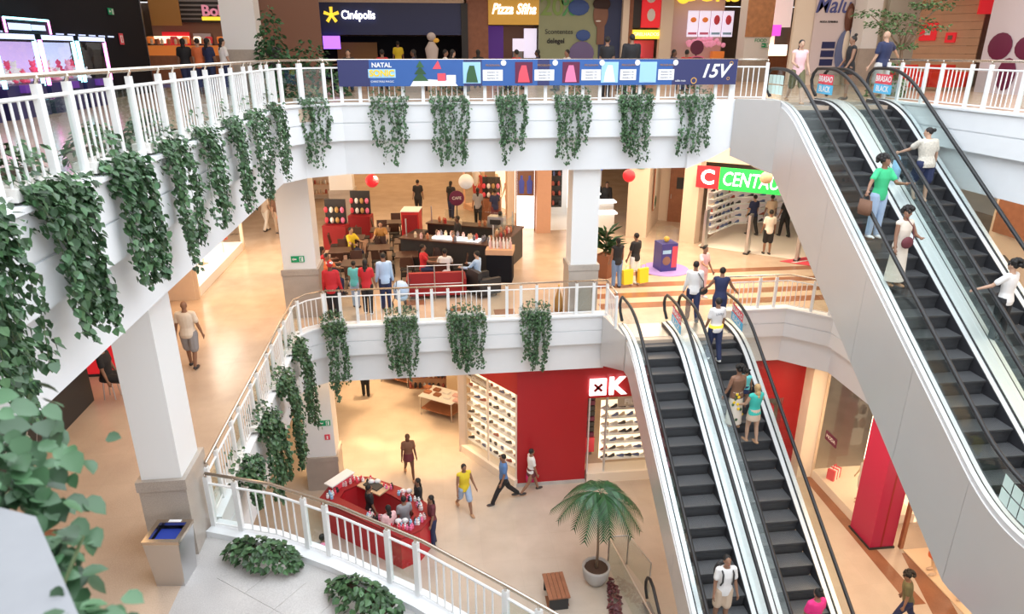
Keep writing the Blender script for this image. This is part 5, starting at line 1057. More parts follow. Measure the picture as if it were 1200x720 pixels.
# sofas
def sofa(loc, rz, w_, m_, label):
    t = empty('sofa', loc, rz, label, 'sofa'); m = MB(); m.box((-w_/2, -.32, .12), (w_/2, .35, .44), m_); m.build('seat', t); m = MB(); m.box((-w_/2, -.42, .12), (w_/2, -.28, .85), m_); m.build('backrest', t)
    for s_ in (-1, 1): m = MB(); m.box((s_*w_/2-.07, -.4, .12), (s_*w_/2+.07, .35, .62), m_); m.build('armrest', t); m = MB(); m.tube((s_*(w_/2-.08), .25, 0), (s_*(w_/2-.08), .25, .13), .02, M['char']); m.tube((s_*(w_/2-.08), -.3, 0), (s_*(w_/2-.08), -.3, .13), .02, M['char']); m.build('leg', t)
sofa((.05, 20.45, L1), 0, 1.7, M['darkred'], 'long red sofa along the cafe railing'); sofa((1.55, 20.35, L1), R(-65), .75, M['char'], 'dark grey armchair of the man in pale blue'); 
t = empty('rail_screen', (0.1, 19.9, L1), 0, 'low steel tube screen between the red sofa and the railing', 'screen')
for x in (-.9, -.1, .75): m = MB(); m.tube((x, 0, 0), (x, 0, 1.15), .018, M['steel']); m.build('post', t)
for z_ in (.55, 1.13): m = MB(); m.tube((-.9, 0, z_), (.75, 0, z_), .014, M['steel']); m.build('rail', t)
for k, (x, y, mm, lab) in enumerate(((-2.9, 28.0, 'darkred', 'dark red merchandise stand beside the far left pillar'), (-3.7, 26.4, 'darkred', 'dark red narrow stand in front of the far left pillar'), (2.7, 30.6, 'wood', 'brown rack of hanging goods in front of the mannequin window'))):
    t = empty('merchandise_stand', (x, y, L1), R(-10), lab, 'stand'); m = MB(); m.box((-.45, -.3, 0), (.45, .3, .95), M[mm]); m.build('base', t); m = MB(); m.box((-.4, .1, .95), (.4, .18, 1.9), M['char']); m.build('back_panel', t)
    for j in range(8): m = MB(); m.ell((-.32+.21*(j % 4), -.05, 1.12+.4*(j//4)), (.08, .08, .12), [M['redp'], M['whitep'], jar_m0, M['pink']][j % 4], 8, 6); m.build('item', t)
# red booth
t = empty('red_cabinet', (-.75, 25.2, L1), R(-8), 'tall bright red cabinet at the left end of the cafe counter', 'cabinet'); m = MB(); m.box((-.32, -.4, 0), (.32, .4, 1.7), mat('cabinet_red', (.6, .03, .03), .4)); m.build('body', t); m = MB(); m.box((-.27, -.42, .1), (.27, -.4, 1.6), M['darkred']); m.build('door', t); m = MB(); m.box((-.34, -.42, 1.7), (.34, .42, 1.74), M['whitep']); m.build('top', t)
# cafe kiosk
kt = empty('cafe_counter', (1.05, 23.75, L1), R(-24), 'black cafe counter with display case of jars and cakes', 'counter')
for lo, hi in (((-1.8, -1.3, 0), (1.2, -.7, 1.1)), ((1.2, -1.3, 0), (1.8, 1.5, 1.1)), ((-1.8, 1.0, 0), (1.2, 1.5, 1.1)), ((-1.9, -.7, 0), (-1.4, .2, 1.1))): m = MB(); m.box(lo, hi, M['char']); m.build('cabinet', kt)
for lo, hi in (((-1.85, -1.36, 1.1), (1.85, -.66, 1.15)), ((1.16, -.66, 1.1), (1.85, 1.55, 1.15)), ((-1.85, .96, 1.1), (1.16, 1.55, 1.15))): m = MB(); m.box(lo, hi, M['dwood']); m.build('countertop', kt)
m = MB(); m.box((-.7, -1.1, 1.15), (1.0, -.75, 1.2), M['lit']); m.build('lit_shelf', kt)
for x, y in ((-1.7, -1.0), (1.5, -1.0), (1.5, 1.2), (-1.7, 1.2)): m = MB(); m.tube((x, y, 1.15), (x, y, 1.75), .025, M['steel']); m.build('post', kt)
m = MB(); m.box((1.55, -1.2, 1.15), (1.57, 1.2, 1.65), M['glass']); m.build('glass_pane', kt); m = MB(); m.box((-1.2, 1.3, 1.15), (1.2, 1.32, 1.65), M['glass']); m.build('glass_pane', kt)
jar_m = [mat('jar_%d' % i, c, .5) for i, c in enumerate(((.5, .2, .1), (.7, .6, .45), (.45, .05, .05), (.2, .2, .25), (.75, .5, .5), (.15, .1, .08)))]
jars = [MB().rings([(0, 0, 0, .05, .05), (0, 0, .14, .055, .055), (0, 0, .17, .03, .03), (0, 0, .2, .03, .03)], j, 10).mesh('jar') for j in jar_m]
rr = random.Random(2); MT = Matrix.Translation((1.05, 23.75, L1)) @ Matrix.Rotation(R(-24), 4, 'Z')
for k in range(46):
    x, y = ((-1.6+3.1*rr.random(), -1.28+.5*rr.random()) if k < 26 else (1.25+.4*rr.random(), -.6+1.9*rr.random()) if k < 38 else (-1.5+2.6*rr.random(), 1.1+.3*rr.random()))
    p = MT @ Vector((x, y, 1.2 if (k < 26 and -.7 < x < 1.0 and y > -1.15) else 1.15)); ji_ = rr.randrange(6); o = bpy.data.objects.new('jar', jars[ji_]); o.location = p; C.objects.link(o); jn_ = ('copper', 'beige', 'dark red', 'grey', 'pink', 'brown')[ji_]; jw_ = ('front', 'right', 'rear')[0 if k < 26 else 1 if k < 38 else 2]; tag(o, 'small %s jar on the %s side of the black cafe counter' % (jn_, jw_), 'jar', '%s jars on the %s of the cafe counter' % (jn_, jw_))
t = empty('coffee_machine', MT @ Vector((.9, 1.2, 1.15)), R(-22), 'steel coffee machine at the back of the cafe counter', 'coffee machine'); m = MB(); m.box((-.3, -.2, 0), (.3, .2, .4), M['steel']); m.build('body', t); m = MB(); m.box((-.2, -.24, .12), (.2, -.2, .3), M['char']); m.build('panel', t)
t = empty('round_sign', (1.0, 26.9, L1), 0, 'round dark red sign on a thin post at the back of the cafe counter', 'sign'); m = MB(); m.tube((0, .02, 1.75), (0, -.02, 1.75), .3, M['plum'], n=20); m.build('disc', t); m = MB(); m.tube((0, 0, 0), (0, 0, 1.5), .02, M['char']); m.build('post', t); text('CAFE', .16, M['whitep'], t, (0, -.03, 1.75), ext=.004)
t = empty('magazine_rack', (2.2, 21.75, L1), R(-12), 'black cabinet with orange shelf of bottles at the right end of the cafe', 'cabinet')
m = MB(); m.box((-.42, -.35, 0), (.42, .35, .95), M['dark']); m.build('body', t); m = MB(); m.box((-.45, -.38, .95), (.45, .38, 1.12), M['woodo']); m.build('shelf', t)
bt = MB().rings([(0, 0, 0, .04, .04), (0, 0, .2, .04, .04), (0, 0, .26, .015, .015), (0, 0, .33, .015, .015)], M['whitep'], 10).mesh('bottle'); bt2 = MB().rings([(0, 0, 0, .04, .04), (0, 0, .2, .04, .04), (0, 0, .26, .015, .015), (0, 0, .33, .015, .015)], jar_m[4], 10).mesh('bottle')
for k in range(14): o = bpy.data.objects.new('bottle', bt if k % 3 else bt2); o.location = (1.87+.11*(k % 7), 21.67+.2*(k//7)-.02*(k % 7), L1+1.12); C.objects.link(o); tag(o, '%s small bottle from the left in the %s row on the orange cafe shelf' % (ORD[k % 7], 'front' if k < 7 else 'back'), 'bottle', 'bottles on the orange shelf')
# right gallery of the middle floor behind the upper escalators
wallS('wall_right_gallery', 16.0, -4, 16.0, 17.5, L1, 10.3, M['beige'], th=-.2)
t = empty('screen_totem', (14.0, 14.6, L1), R(60), 'glowing purple advertising screen right of the upper escalators', 'screen'); m = MB(); m.box((-.42, -.05, .4), (.42, .05, 2.4), M['char']); m.build('case', t)
m = MB(); m.box((-.38, .05, .5), (.38, .06, 2.3), M['purple']); m.box((-.38, -.06, .5), (.38, -.05, 2.3), M['purple']); m.build('display', t); m = MB(); m.box((-.3, -.25, 0), (.3, .25, .4), M['char']); m.build('base', t)
m = MB(); m.box((15.8, 13.5, L1+2.4), (16, 17.2, 10.3), M['wood']); struct('trim_11', m)
bushy('potted_shrub', (14.3, 12.6, L1), 0, 'dark shrub beside the purple screen right of the escalators', 'plant', None, 1.0, 1.4, 1.1, 420, .13, 'none', 34, 'leafd')
t = empty('hanging_sculpture', (14.6, 13.6, 9.2), 0, 'copper coloured hanging ornament at the right edge above the plants', 'ornament'); m = MB(); m.ell((0, 0, 0), (.55, .3, .18), mat('copper', (.45, .16, .05), .3, .6), 14, 8); m.build('body', t, smooth=True); m = MB(); m.tube((0, 0, .1), (0, 0, .95), .01, M['char']); m.build('cord', t)

# ================================================================ GROUND FLOOR
wallS('wall_shoe_shop', 2.35, 18.35, 4.55, 18.35, .12, 4.4, M['red'], th=.25)
wallS('baseboard_shoe_shop', 2.33, 18.33, 4.57, 18.33, 0, .12, M['grey'], th=.25)
wallS('wall_shoe_shop_head', 4.55, 18.35, 9.2, 18.35, 3.05, 4.4, M['red'], th=.25)
wallS('wall_shoe_shop_angle', .75, 20.7, 2.35, 18.35, 3.3, 4.4, M['red'], th=.2)
t = empty('shop_sign', (4.83, 18.3, 3.46), 0, 'white square cross logo and letter K on the red shoe shop front', 'sign')
m = MB(); m.box((-.26, -.06, -.27), (.26, .0, .28), M['lit']); m.build('square_plate', t)
m = MB(); 
for a in (45, -45): T = Matrix.Rotation(R(a), 4, 'Y'); m.box((-.17, -.085, -.04), (.17, -.06, .04), M['darkred'], T)
m.build('cross_mark', t); text('K', .78, M['lit'], t, (.58, -.05, .0), ext=.03, off=.03)
# angled window
an = math.atan2(18.35-20.7, 2.35-.75); t = empty('shop_window', (.75, 20.7, 0), an, 'angled lit shop window full of shoes left of the red wall', 'shop window')
m = MB(); m.box((-.05, -.12, 0), (2.85, .45, .28), M['cream']); m.build('sill', t)
for x in (0, 1.45): m = MB(); m.box((x+.04, 0, .28), (x+1.36, .012, 3.3), M['shopglass']); m.build('glass_pane', t)
for x in (-.0, 1.4, 2.8): m = MB(); m.box((x-.03, -.02, .28), (x+.03, .03, 3.3), M['cream']); m.build('frame', t)
shoewall(1.05, 20.9, 2.55, 18.75, .35, 3.1, 8, 8, 'lit shelves of shoes behind the angled window', ('shoes behind the angled window', 'behind the angled window'), 41, M['litw'], M['whitep'])
b_ = MB(); b_.box((.62, 20.6, 0), (.92, 20.9, 4.4), M['beige']); o = b_.build('pillar'); o['kind'] = 'structure'
t = empty('shop_window', (4.6, 18.35, 0), 0, 'front shoe shop window right of the red wall under the K sign', 'shop window')
m = MB(); m.box((0, -.1, 0), (3.4, .5, .35), M['cream']); m.build('sill', t); m = MB(); m.box((.0, 0, .35), (.04, .1, 3.05), M['alu']); m.build('frame', t)
for x in (.55, 2.0): m = MB(); m.box((x, 0, .35), (x+1.4, .012, 3.05), M['shopglass']); m.build('glass_pane', t)
m = MB(); m.box((.55, .0, .35), (.6, .1, 3.05), M['alu']); m.build('frame', t)
shoewall(5.15, 18.95, 7.9, 18.95, .45, 2.6, 7, 10, 'lit shelves of shoes in the front window under the K sign', ('shoes in the front window', 'under the K sign'), 42, M['litw'], M['whitep'])
t = empty('box_rack', (4.65, 19.6, 0), 0, 'tall dark rack of shoe boxes just right of the red wall', 'rack'); m = MB(); m.box((0, .3, 0), (.5, .36, 3.0), M['grayp']); m.build('back_panel', t)
for k in range(10): m = MB(); m.box((.03, 0, .9+.2*k), (.47, .3, 1.06+.2*k), M['char'] if k % 3 else M['plum']); m.build('shoe_box', t)
m = MB(); m.box((0, 0, .3), (.5, .3, .85), M['redp']); m.build('base', t)
for nm, x, y, w_ in (('FILA', 6.0, 18.5, .9), ('Olympikus', 1.35, 20.15, 1.0)):
    t = empty('brand_plate', (x, y, 2.78 if nm == 'FILA' else 2.9), 0 if nm == 'FILA' else an, ('silver lettered plate above the shoes under the K sign' if nm == 'FILA' else 'script lettered plate at the top of the angled window'), 'sign'); m = MB(); m.box((-w_/2, 0, -.16), (w_/2, .03, .16), M['steel']); m.build('plate', t); text(nm, .26 if nm == 'FILA' else .2, M['whitep'], t, (0, -.01, 0), off=.008)
wallS('wall_shop_inside', 0.3, 24.5, 9.5, 24.5, 0, 4.4, mat('shop_inner', (.85, .66, .42), .6))
# open shop with clothes racks on the left side of it
for k, (x, y, lab) in enumerate(((-1.6, 26.4, 'furthest low glass table in the lower hall shop'), (.1, 23.4, 'low glass table of folded goods nearest the shop pillar'))):
    t = empty('display_table', (x, y, 0), R(-35), lab, 'table'); m = MB(); m.box((-.75, -.5, .78), (.75, .5, .82), M['whitep']); m.build('tabletop', t)
    for sx in (-.7, .7):
        for sy in (-.45, .45): m = MB(); m.tube((sx, sy, 0), (sx, sy, .78), .02, M['steel']); m.build('leg', t)
    m = MB(); m.box((-.7, -.45, .25), (.7, .45, .28), M['wood']); m.build('shelf', t)
    for j in range(8): o = MB().box((-.13, -.1, 0), (.13, .1, .07), [jar_m[0], M['wood'], M['whitep'], jar_m[4]][j % 4]).build('folded_cloth', None, (x+.45*((j % 4)-1.5)*.8, y+(.2 if j < 4 else -.2)-.28*((j % 4)-1.5), .82), (0, 0, R(-35))); tag(o, 'folded garment on a low table in the lower hall shop', 'clothes', 'folded garments on the lower hall tables')
shoewall(-1.2, 25.2, 1.0, 23.8+1.0, .2, 2.6, 5, 12, 'crowded shelf of bags and shoes in the open shop of the lower hall', ('goods in the open lower hall shop', 'in the open shop of the lower hall'), 43, M['woodo'], M['wood'], kind='handbag')
wallS('wall_lower_back', -4.5, 31, 1.5, 31, 0, 4.4, M['beige'])
# red kiosk
t = empty('kiosk', (-1.85, 16.55, 0), R(-40), 'rounded red kiosk counter crowded with cosmetics in the lower hall', 'kiosk')
ol = [(-1.55, -.75), (-1.75, -.2), (-1.6, .5), (-1.1, .8), (0, .9), (1.1, .75), (1.6, .35), (1.7, -.2), (1.5, -.75)]; il = [(x*.72, y*.55) for x, y in ol]
def ring(z0, z1, mt, name, k=1.0, close=True):
    n = len(ol); mb = MB(); o_ = [(x*k, y*k) for x, y in ol]; vs = [(x, y, z0) for x, y in o_]+[(x, y, z1) for x, y in o_]+[(x, y, z0) for x, y in il]+[(x, y, z1) for x, y in il]; fs = []
    for i in range(n): j = (i+1) % n; fs += [(i, j, j+n, i+n), (i+n, j+n, j+3*n, i+3*n), (j+2*n, i+2*n, i+3*n, j+3*n), (i, i+2*n, j+2*n, j)]
    mb.add(vs, fs, mt); return mb.build(name, t)
ring(0, 1.0, mat('kiosk_red', (.55, .02, .03), .35), 'body'); ring(1.0, 1.05, M['darkred'], 'countertop', 1.03)
m = MB(); m.box((-1.1, .25, 1.05), (-.2, .75, 1.09), mat('kiosk_wood', (.62, .42, .26), .5)); m.build('wooden_tray', t); m = MB(); m.box((-.95, .35, 1.09), (-.4, .65, 1.13), M['char']); m.build('display_grid', t)
m = MB(); m.box((-1.72, -.3, 1.05), (-1.45, .45, 1.25), M['redp']); m.box((-1.76, -.4, 1.25), (-1.42, .5, 1.29), M['whitep']); m.build('raised_end', t)
MK = Matrix.Translation((-1.85, 16.55, 0)) @ Matrix.Rotation(R(-40), 4, 'Z'); rr = random.Random(6)
cm = [M['whitep'], M['pink'], M['redp'], M['char'], M['ltblue'], jar_m[4]]; cjs = [MB().rings([(0, 0, 0, .045, .045), (0, 0, .09, .045, .045), (0, 0, .1, .025, .025), (0, 0, .15, .025, .025)], c, 8).mesh('cosmetic_jar') for c in cm]
for k in range(110):
    a = rr.uniform(-2.2, 1.5) if k % 2 else rr.uniform(-1.6, -.3)
    i = rr.randrange(8); q = rr.random(); x = (ol[i][0]*(1-q)+ol[i+1][0]*q)*rr.uniform(.8, .95); y = (ol[i][1]*(1-q)+ol[i+1][1]*q)*rr.uniform(.7, .93)
    if 35 < k < 60: x = rr.uniform(.1, 1.2); y = -.52+rr.uniform(-.1, .1)
    ci_ = rr.randrange(6); o = bpy.data.objects.new('cosmetic_jar', cjs[ci_]); o.location = MK @ Vector((x, y, 1.05)); C.objects.link(o); cn_ = ('white', 'pink', 'red', 'black', 'pale blue', 'rose')[ci_]; tag(o, 'small %s cosmetic jar standing on the red kiosk' % cn_, 'jar', cn_+' cosmetics on the red kiosk')
for k, (x, y, lab) in enumerate(((-.75, .62, 'fluffy white bow decoration at the far end of the red kiosk'), (.35, .78, 'fluffy white bow decoration in the middle of the red kiosk'), (1.15, -.3, 'white bow decoration at the right end of the red kiosk'))):
    t = empty('bow', MK @ Vector((x, y, 1.05)), 0, lab, 'decoration'); m = MB(); [m.ell((s_*.09, 0, .09), (.1, .07, .08), M['whitep'], 8, 6) for s_ in (-1, 1)]; m.build('loops', t, smooth=True); m = MB(); m.ell((0, 0, .08), (.03, .03, .04), M['pink'], 8, 6); m.build('knot', t)
t = empty('pink_display', (-3.0, 14.15, 0), 0, 'peach coloured tall display left of the red kiosk seen through the glass', 'display stand'); m = MB(); m.rings([(0, 0, 0, .22, .22), (0, 0, .8, .26, .22), (0, 0, 1.5, .18, .16)], mat('peach_display', (.72, .36, .24), .6), 12); m.build('body', t, smooth=True); m = MB(); m.ell((0, 0, 1.6), (.14, .14, .14), M['pink'], 10, 7); m.build('top', t, smooth=True)
# right side of the ground floor
wallS('wall_red_store', 8.9, 18.2, 11.45, 18.2, 0, 4.4, M['signred'], th=.25) if 0 else None
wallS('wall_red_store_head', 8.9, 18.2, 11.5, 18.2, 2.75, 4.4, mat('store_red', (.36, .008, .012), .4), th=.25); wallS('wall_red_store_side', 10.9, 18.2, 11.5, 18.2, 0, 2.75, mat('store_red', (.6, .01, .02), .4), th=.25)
t = empty('shop_window', (9.2, 18.2, 0), 0, 'window of the bright red shop right of the lower escalators', 'shop window'); m = MB(); m.box((0, 1.2, 0), (1.7, 1.3, 2.75), M['litw']); m.build('back_panel', t); m = MB(); m.box((0, 0, .2), (1.68, .012, 2.75), M['shopglass']); m.build('glass_pane', t); m = MB(); m.box((1.1, .3, .1), (1.6, .5, 2.3), M['redp']); m.build('red_banner', t); m = MB(); m.box((0, 0, 0), (1.7, .3, .2), M['cream']); m.build('sill', t)
text('70', .3, M['lit'], t, (.3, -.02, 1.9), off=.01)
for k in range(9): o = bpy.data.objects.new('handbag', jars[5 if k % 2 else 0]); o.location = (9.8+.28*(k % 3), 18.75+.1*(k//3), 1.15+.45*(k//3)); o.scale = (2.2, 1.6, 1.6); C.objects.link(o); tag(o, 'dark handbag displayed in the bright red shop window', 'handbag', 'handbags in the red shop window')
b_ = MB(); b_.box((11.5, 17.75, 0), (12.0, 18.3, 4.4), M['cream']); o = b_.build('pillar'); o['kind'] = 'structure'
t = empty('shop_window', (12.0, 15.2, 0), 0, 'cream lit side window with two light tubes and seated mannequins', 'shop window')
m = MB(); m.box((0, 0, 0), (1.8, 2.55, .3), M['cream']); m.build('plinth', t); m = MB(); m.box((1.8, 0, .0), (1.9, 2.55, 4.3), mat('warm_glow_wall', (.95, .78, .55), .6, emit=.7)); m.build('back_panel', t)  # back wall given its own glow so the window looks lit
m = MB(); m.box((0, 0, .3), (.012, 2.5, 4.2), M['shopglass']); m.build('glass_pane', t); m = MB(); m.box((-.03, 2.5, 0), (.05, 2.58, 4.3), M['beige']); m.build('frame', t)
for y in (2.1, .9): m = MB(); m.tube((1.5, y, .5), (1.5, y, 4.2), .07, M['shoplit'], n=10); m.build('light_tube', t)
m = MB(); m.box((-.03, 1.55, 1.7), (-.01, 2.15, 2.0), M['plum']); m.build('small_sign', t); text('MODA', .16, M['whitep'], t, (-.035, 1.85, 1.85), (PI/2, 0, -PI/2), ext=.003)
mannequin((12.5, 16.0, .3), 180, 'white', ('shorts', 'white'), 'white-shirted mannequin in the cream side window', 'side window mannequins', 1.5); mannequin((12.5, 15.5, .3), 180, 'cream', ('shorts', 'white'), 'cream mannequin beside the magenta column', 'side window mannequins', 1.3)
t = empty('striped_bag', (12.4, 17.2, .3), R(30), 'red and white striped bag on the side window plinth', 'bag')
for k in range(5): m = MB(); m.box((-.2+.08*k, -.12, 0), (-.12+.08*k, .12, .36), M['redp'] if k % 2 == 0 else M['whitep']); m.build('stripe_panel', t)
m = MB(); m.path([(-.1, 0, .36), (-.06, 0, .5), (.06, 0, .5), (.1, 0, .36)], .012, M['redp'], 5); m.build('handle', t)
t = empty('pillar', (12.15, 14.75, 0)); t['kind'] = 'structure'; m = MB(); m.box((-.35, -.5, .06), (.35, .45, 4.35), M['magenta']); m.build('column_cladding', t); m = MB(); m.box((-.38, -.53, 0), (.38, .48, .06), M['char']); m.build('skirting', t)
for x0, x1 in ((-.05, 0.0),): m = MB(); m.box((x0, -.505, .06), (x1, -.5, 4.35), M['darkred']); m.build('joint', t)
t = empty('shop_window', (12.6, 10.5, 0), 0, 'orange lit shop opening right of the magenta column', 'shop window'); m = MB(); m.box((2.2, 0, 0), (2.3, 3.9, 4.3), M['litw']); m.build('back_panel', t); m = MB(); m.box((0, 3.6, .06), (.1, 3.7, 4.3), M['wood']); m.build('frame', t); m = MB(); m.box((0.1, 0, .0), (2.2, 3.6, .03), mat('shopfloor2', (.75, .58, .40), .4)); m.build('floor_panel', t)
mannequin((12.9, 13.2, .03), 190, 'orange', ('midi', 'orange'), 'mannequin in an orange dress right of the magenta column', 'orange window mannequins', 1.75); mannequin((13.0, 12.3, .03), 190, 'brown', ('shorts', 'brown'), 'mannequin in brown at the lower right shop opening', 'orange window mannequins', 1.75)

# ================================================================ TOP FLOOR
# arcade on the left
wallS('wall_arcade', -9.2, 25.6, -9.2, -4, L2, 15.95, M['dark'], th=-.3)
wallS('wall_arcade_end', -9.5, 25.62, -9.18, 25.62, L2, 15.95, M['steel'], th=.04)
exit_sign((-9.18, 23.2, 14.2), PI/2, 'green exit sign high on the black wall')
t = empty('fire_sign', (-9.18, 23.6, 13.45), PI/2, 'red framed extinguisher sign on the black wall below the exit sign', 'sign'); m = MB(); m.box((-.14, -.02, -.16), (.14, 0, .16), M['redp']); m.build('plate', t); m = MB(); m.box((-.08, -.026, -.1), (.08, -.02, .1), M['whitep']); m.box((-.03, -.03, -.08), (.03, -.026, .08), M['redp']); m.build('pictogram', t)
rr = random.Random(4); bears = [MB() for _ in range(3)]
for i, b_ in enumerate(bears):
    mm = [M['plush'], mat('plush_white', (.85, .8, .85), .8, emit=.2), mat('plush_red', (.8, .1, .2), .8, emit=.25)][i]
    b_.ell((0, 0, .08), (.08, .07, .08), mm, 8, 6); b_.ell((0, 0, .2), (.065, .06, .06), mm, 8, 6); [b_.ell((s_*.05, 0, .26), (.022, .015, .022), mm, 6, 4) for s_ in (-1, 1)]; [b_.ell((s_*.075, .03, .1), (.03, .05, .03), mm, 6, 4) for s_ in (-1, 1)]; [b_.ell((s_*.05, .06, .03), (.035, .05, .03), mm, 6, 4) for s_ in (-1, 1)]
bm_ = [b_.mesh('plush_toy', True) for b_ in bears]
for k, y in enumerate((10.5, 12.3, 14.1, 15.9, 17.6, 19.3)):
    t = empty('claw_machine', (-8.7, y, L2), PI/2, 'neon lit claw machine against the black wall, %s' % ('nearest the camera', 'second from the camera', 'third from the camera', 'under the bright neon sign', 'second from the bare wall', 'nearest the bare black wall')[k], 'arcade machine', 'claw machines along the black wall')
    m = MB(); m.box((-.75, -.5, 0), (.75, .45, .65), mat('machine_blue', (.03, .03, .10), .4)); m.build('cabinet', t)
    m = MB(); m.box((-.72, .38, .65), (.72, .45, 1.5), M['arc'] if k % 2 else mat('glow2', (.6, .45, .85), .5, emit=.7)); m.build('back_light', t)
    m = MB(); m.box((-.75, -.5, 1.5), (.75, .45, 1.65), M['dark']); m.build('roof', t); m = MB(); m.box((-.7, -.52, 1.53), (.7, -.5, 1.63), M['arc']); m.build('header_light', t)
    for s_ in (-1, 1):
        m = MB(); m.box((s_*.73-.03, -.5, .6), (s_*.73+.03, -.44, 1.53), M['neonc'] if (k+s_) % 3 else M['neonp']); m.build('neon_strip', t)
    m = MB(); m.box((-.7, -.495, .65), (.7, -.485, 1.5), M['shopglass']); m.build('glass_front', t)
    m = MB(); m.tube((0, 0, 1.5), (0, 0, 1.26), .02, M['steel']); [m.tube((0, 0, 1.28), (.1*math.cos(a), .1*math.sin(a), 1.14), .012, M['steel']) for a in (0, 1.65, 4.2)]; m.build('claw', t); m = MB(); m.box((-.3, -.62, .5), (.3, -.5, .65), M['violet']); m.build('control_panel', t)
    for j in range(11):
        bi_ = rr.randrange(3); o = bpy.data.objects.new('plush_toy', bm_[bi_]); o.location = (-8.7+rr.uniform(-.3, .25), y+rr.uniform(-.6, .6), L2+.66+(.18 if j > 6 else 0)); o.rotation_euler = (0, 0, rr.uniform(-.8, .8)-PI/2); C.objects.link(o); pn_ = ('pink', 'white', 'red')[bi_]; wm_ = ('nearest', 'second', 'third', 'fourth', 'fifth', 'farthest')[k]; tag(o, '%s plush toy heaped inside the %s claw machine along the black wall' % (pn_, wm_), 'plush toy', '%s plush toys in the %s claw machine' % (pn_, wm_))
t = empty('neon_sign', (-9.1, 18.2, 13.62), PI/2, 'rectangular neon framed sign above the claw machines', 'sign')
for a, b_ in (((-.95, -.17), (.95, -.17)), ((-.95, .17), (.95, .17)), ((-.95, -.17), (-.95, .17)), ((.95, -.17), (.95, .17))): m = MB(); m.tube((a[0], -.05, a[1]), (b_[0], -.05, b_[1]), .025, M['neonc'] if a[1] == b_[1] else M['neonp']); m.build('neon_tube', t)
m = MB(); m.box((-.8, -.05, -.07), (.1, -.03, .07), M['arc']); m.box((.15, -.05, -.06), (.75, -.03, .06), M['arc']); m.build('light_bar', t); m = MB(); m.box((-1, -.02, -.2), (1, 0, .2), M['dark']); m.build('backboard', t)
t = empty('light_strip', (-9.15, 18.4, 13.5), PI/2, 'row of small white lights along the black wall over the machines', 'lamp')
for k in range(16): m = MB(); m.box((-4.8+k*.6, -.03, -.02), (-4.45+k*.6, 0, .02), M['arc']); m.build('light', t)
# low shrubs in beige boxes on left gallery behind the railing
for k, (y, lab) in enumerate(((6.5, 'small shrub in a beige box behind the top left railing nearest the camera'), (8.5, 'small shrub in a beige box behind the second glass bay'), (10.2, 'small shrub in a beige box behind the third glass bay'))): 
    bushy('planter_box', (-4.0, y+.5, L2), R(90), lab, 'planter', 'beige planter boxes behind the railing', .9, .35, .35, 160, .1, 'trough', 80+k)
# food stall
t = empty('food_stall', (-8.6, 28.6, L2), 0, 'food counter with warm lit display at the far left of the top floor', 'stall')
m = MB(); m.box((-1.9, -.5, 0), (2.0, .3, 1.15), M['wood']); m.build('counter', t); m = MB(); m.box((-1.8, -.45, 1.15), (1.9, .25, 1.5), M['orange']); m.build('heated_display', t); m = MB(); m.box((-1.85, -.5, 1.5), (1.95, .3, 1.54), M['glass']); m.build('display_top', t)
m = MB(); m.box((-1.9, 1.5, 0), (4.5, 1.6, 4.0), M['tan']); m.build('back_wall', t); m = MB(); m.box((-1.8, 1.25, 1.75), (-.5, 1.3, 1.85), M['litw']); m.build('light_bar', t); m = MB(); m.box((-1.5, 1.3, 1.2), (-.5, 1.4, 2.0), M['signred']); m.build('red_shelf', t)
m = MB(); m.box((-1.5, .4, 2.2), (-.45, .5, 3.4), M['gold2']); m.build('hanging_menu', t); m = MB(); m.box((-.75, 1.38, 2.35), (2.2, 1.45, 3.4), M['char']); m.build('sign_board', t)
for k in range(6): m = MB(); m.box((-.7, 1.34, 2.45+.16*k), (2.1, 1.38, 2.51+.16*k), M['grayp']); m.build('slat', t)
text('Bob', .55, M['plush'], t, (.12, 1.2, 2.75), ext=.04, off=.01, align='LEFT'); m = MB(); m.box((.1, 1.2, 2.42), (1.2, 1.27, 2.55), M['yellow']); m.build('sign_underline', t)
for k, x in enumerate((-.35, .4)): m = MB(); m.box((x, 1.3, .9), (x+.65, 1.36, 1.95), M['lilac'] if k == 0 else M['tan']); m.ell((x+.32, 1.29, 1.45), (.2, .01, .25), M['navy'], 10, 6); m.build('menu_poster', t)
for k in range(12): o = bpy.data.objects.new('pastry', jars[k % 2]); o.location = (-10.2+.2*k, 28.3+.12*(k % 3), L2+1.54); C.objects.link(o); tag(o, '%s pastry from the left on the far left food counter' % ORD[k], 'food', 'food on the far left counter')
def pil2(x0, x1, y, m_, hb=1.35, d=.8, bm=None):
    t = empty('pillar', ((x0+x1)/2, y+d/2, L2)); t['kind'] = 'structure'; w_ = (x1-x0)/2; m = MB(); m.box((-w_, -d/2, 0), (w_, d/2, 4.1), m_); m.build('shaft', t); m = MB(); m.box((-w_-.04, -d/2-.04, 0), (w_+.04, d/2+.04, hb), bm or M['base']); m.build('granite_base', t); return t
pil2(-6.35, -5.3, 24.2, M['white'])
bushy('indoor_bush', (-4.5, 22.3, L2), 0, 'tall dark bush right of the top floor white pillar', 'plant', None, .9, .9, 2.6, 700, .14, 'none', 91, 'leafd', .2)
bushy('indoor_bush', (-3.5, 22.6, L2), 0, 'lower spreading bush left of the cinema', 'plant', None, 1.6, 1.0, 1.7, 600, .14, 'none', 92, 'leafd', .3)
for nm, x in (('indoor_bush', 0),): pass
pil2(-6.75, -5.9, 33.0, M['woodo'], .9)
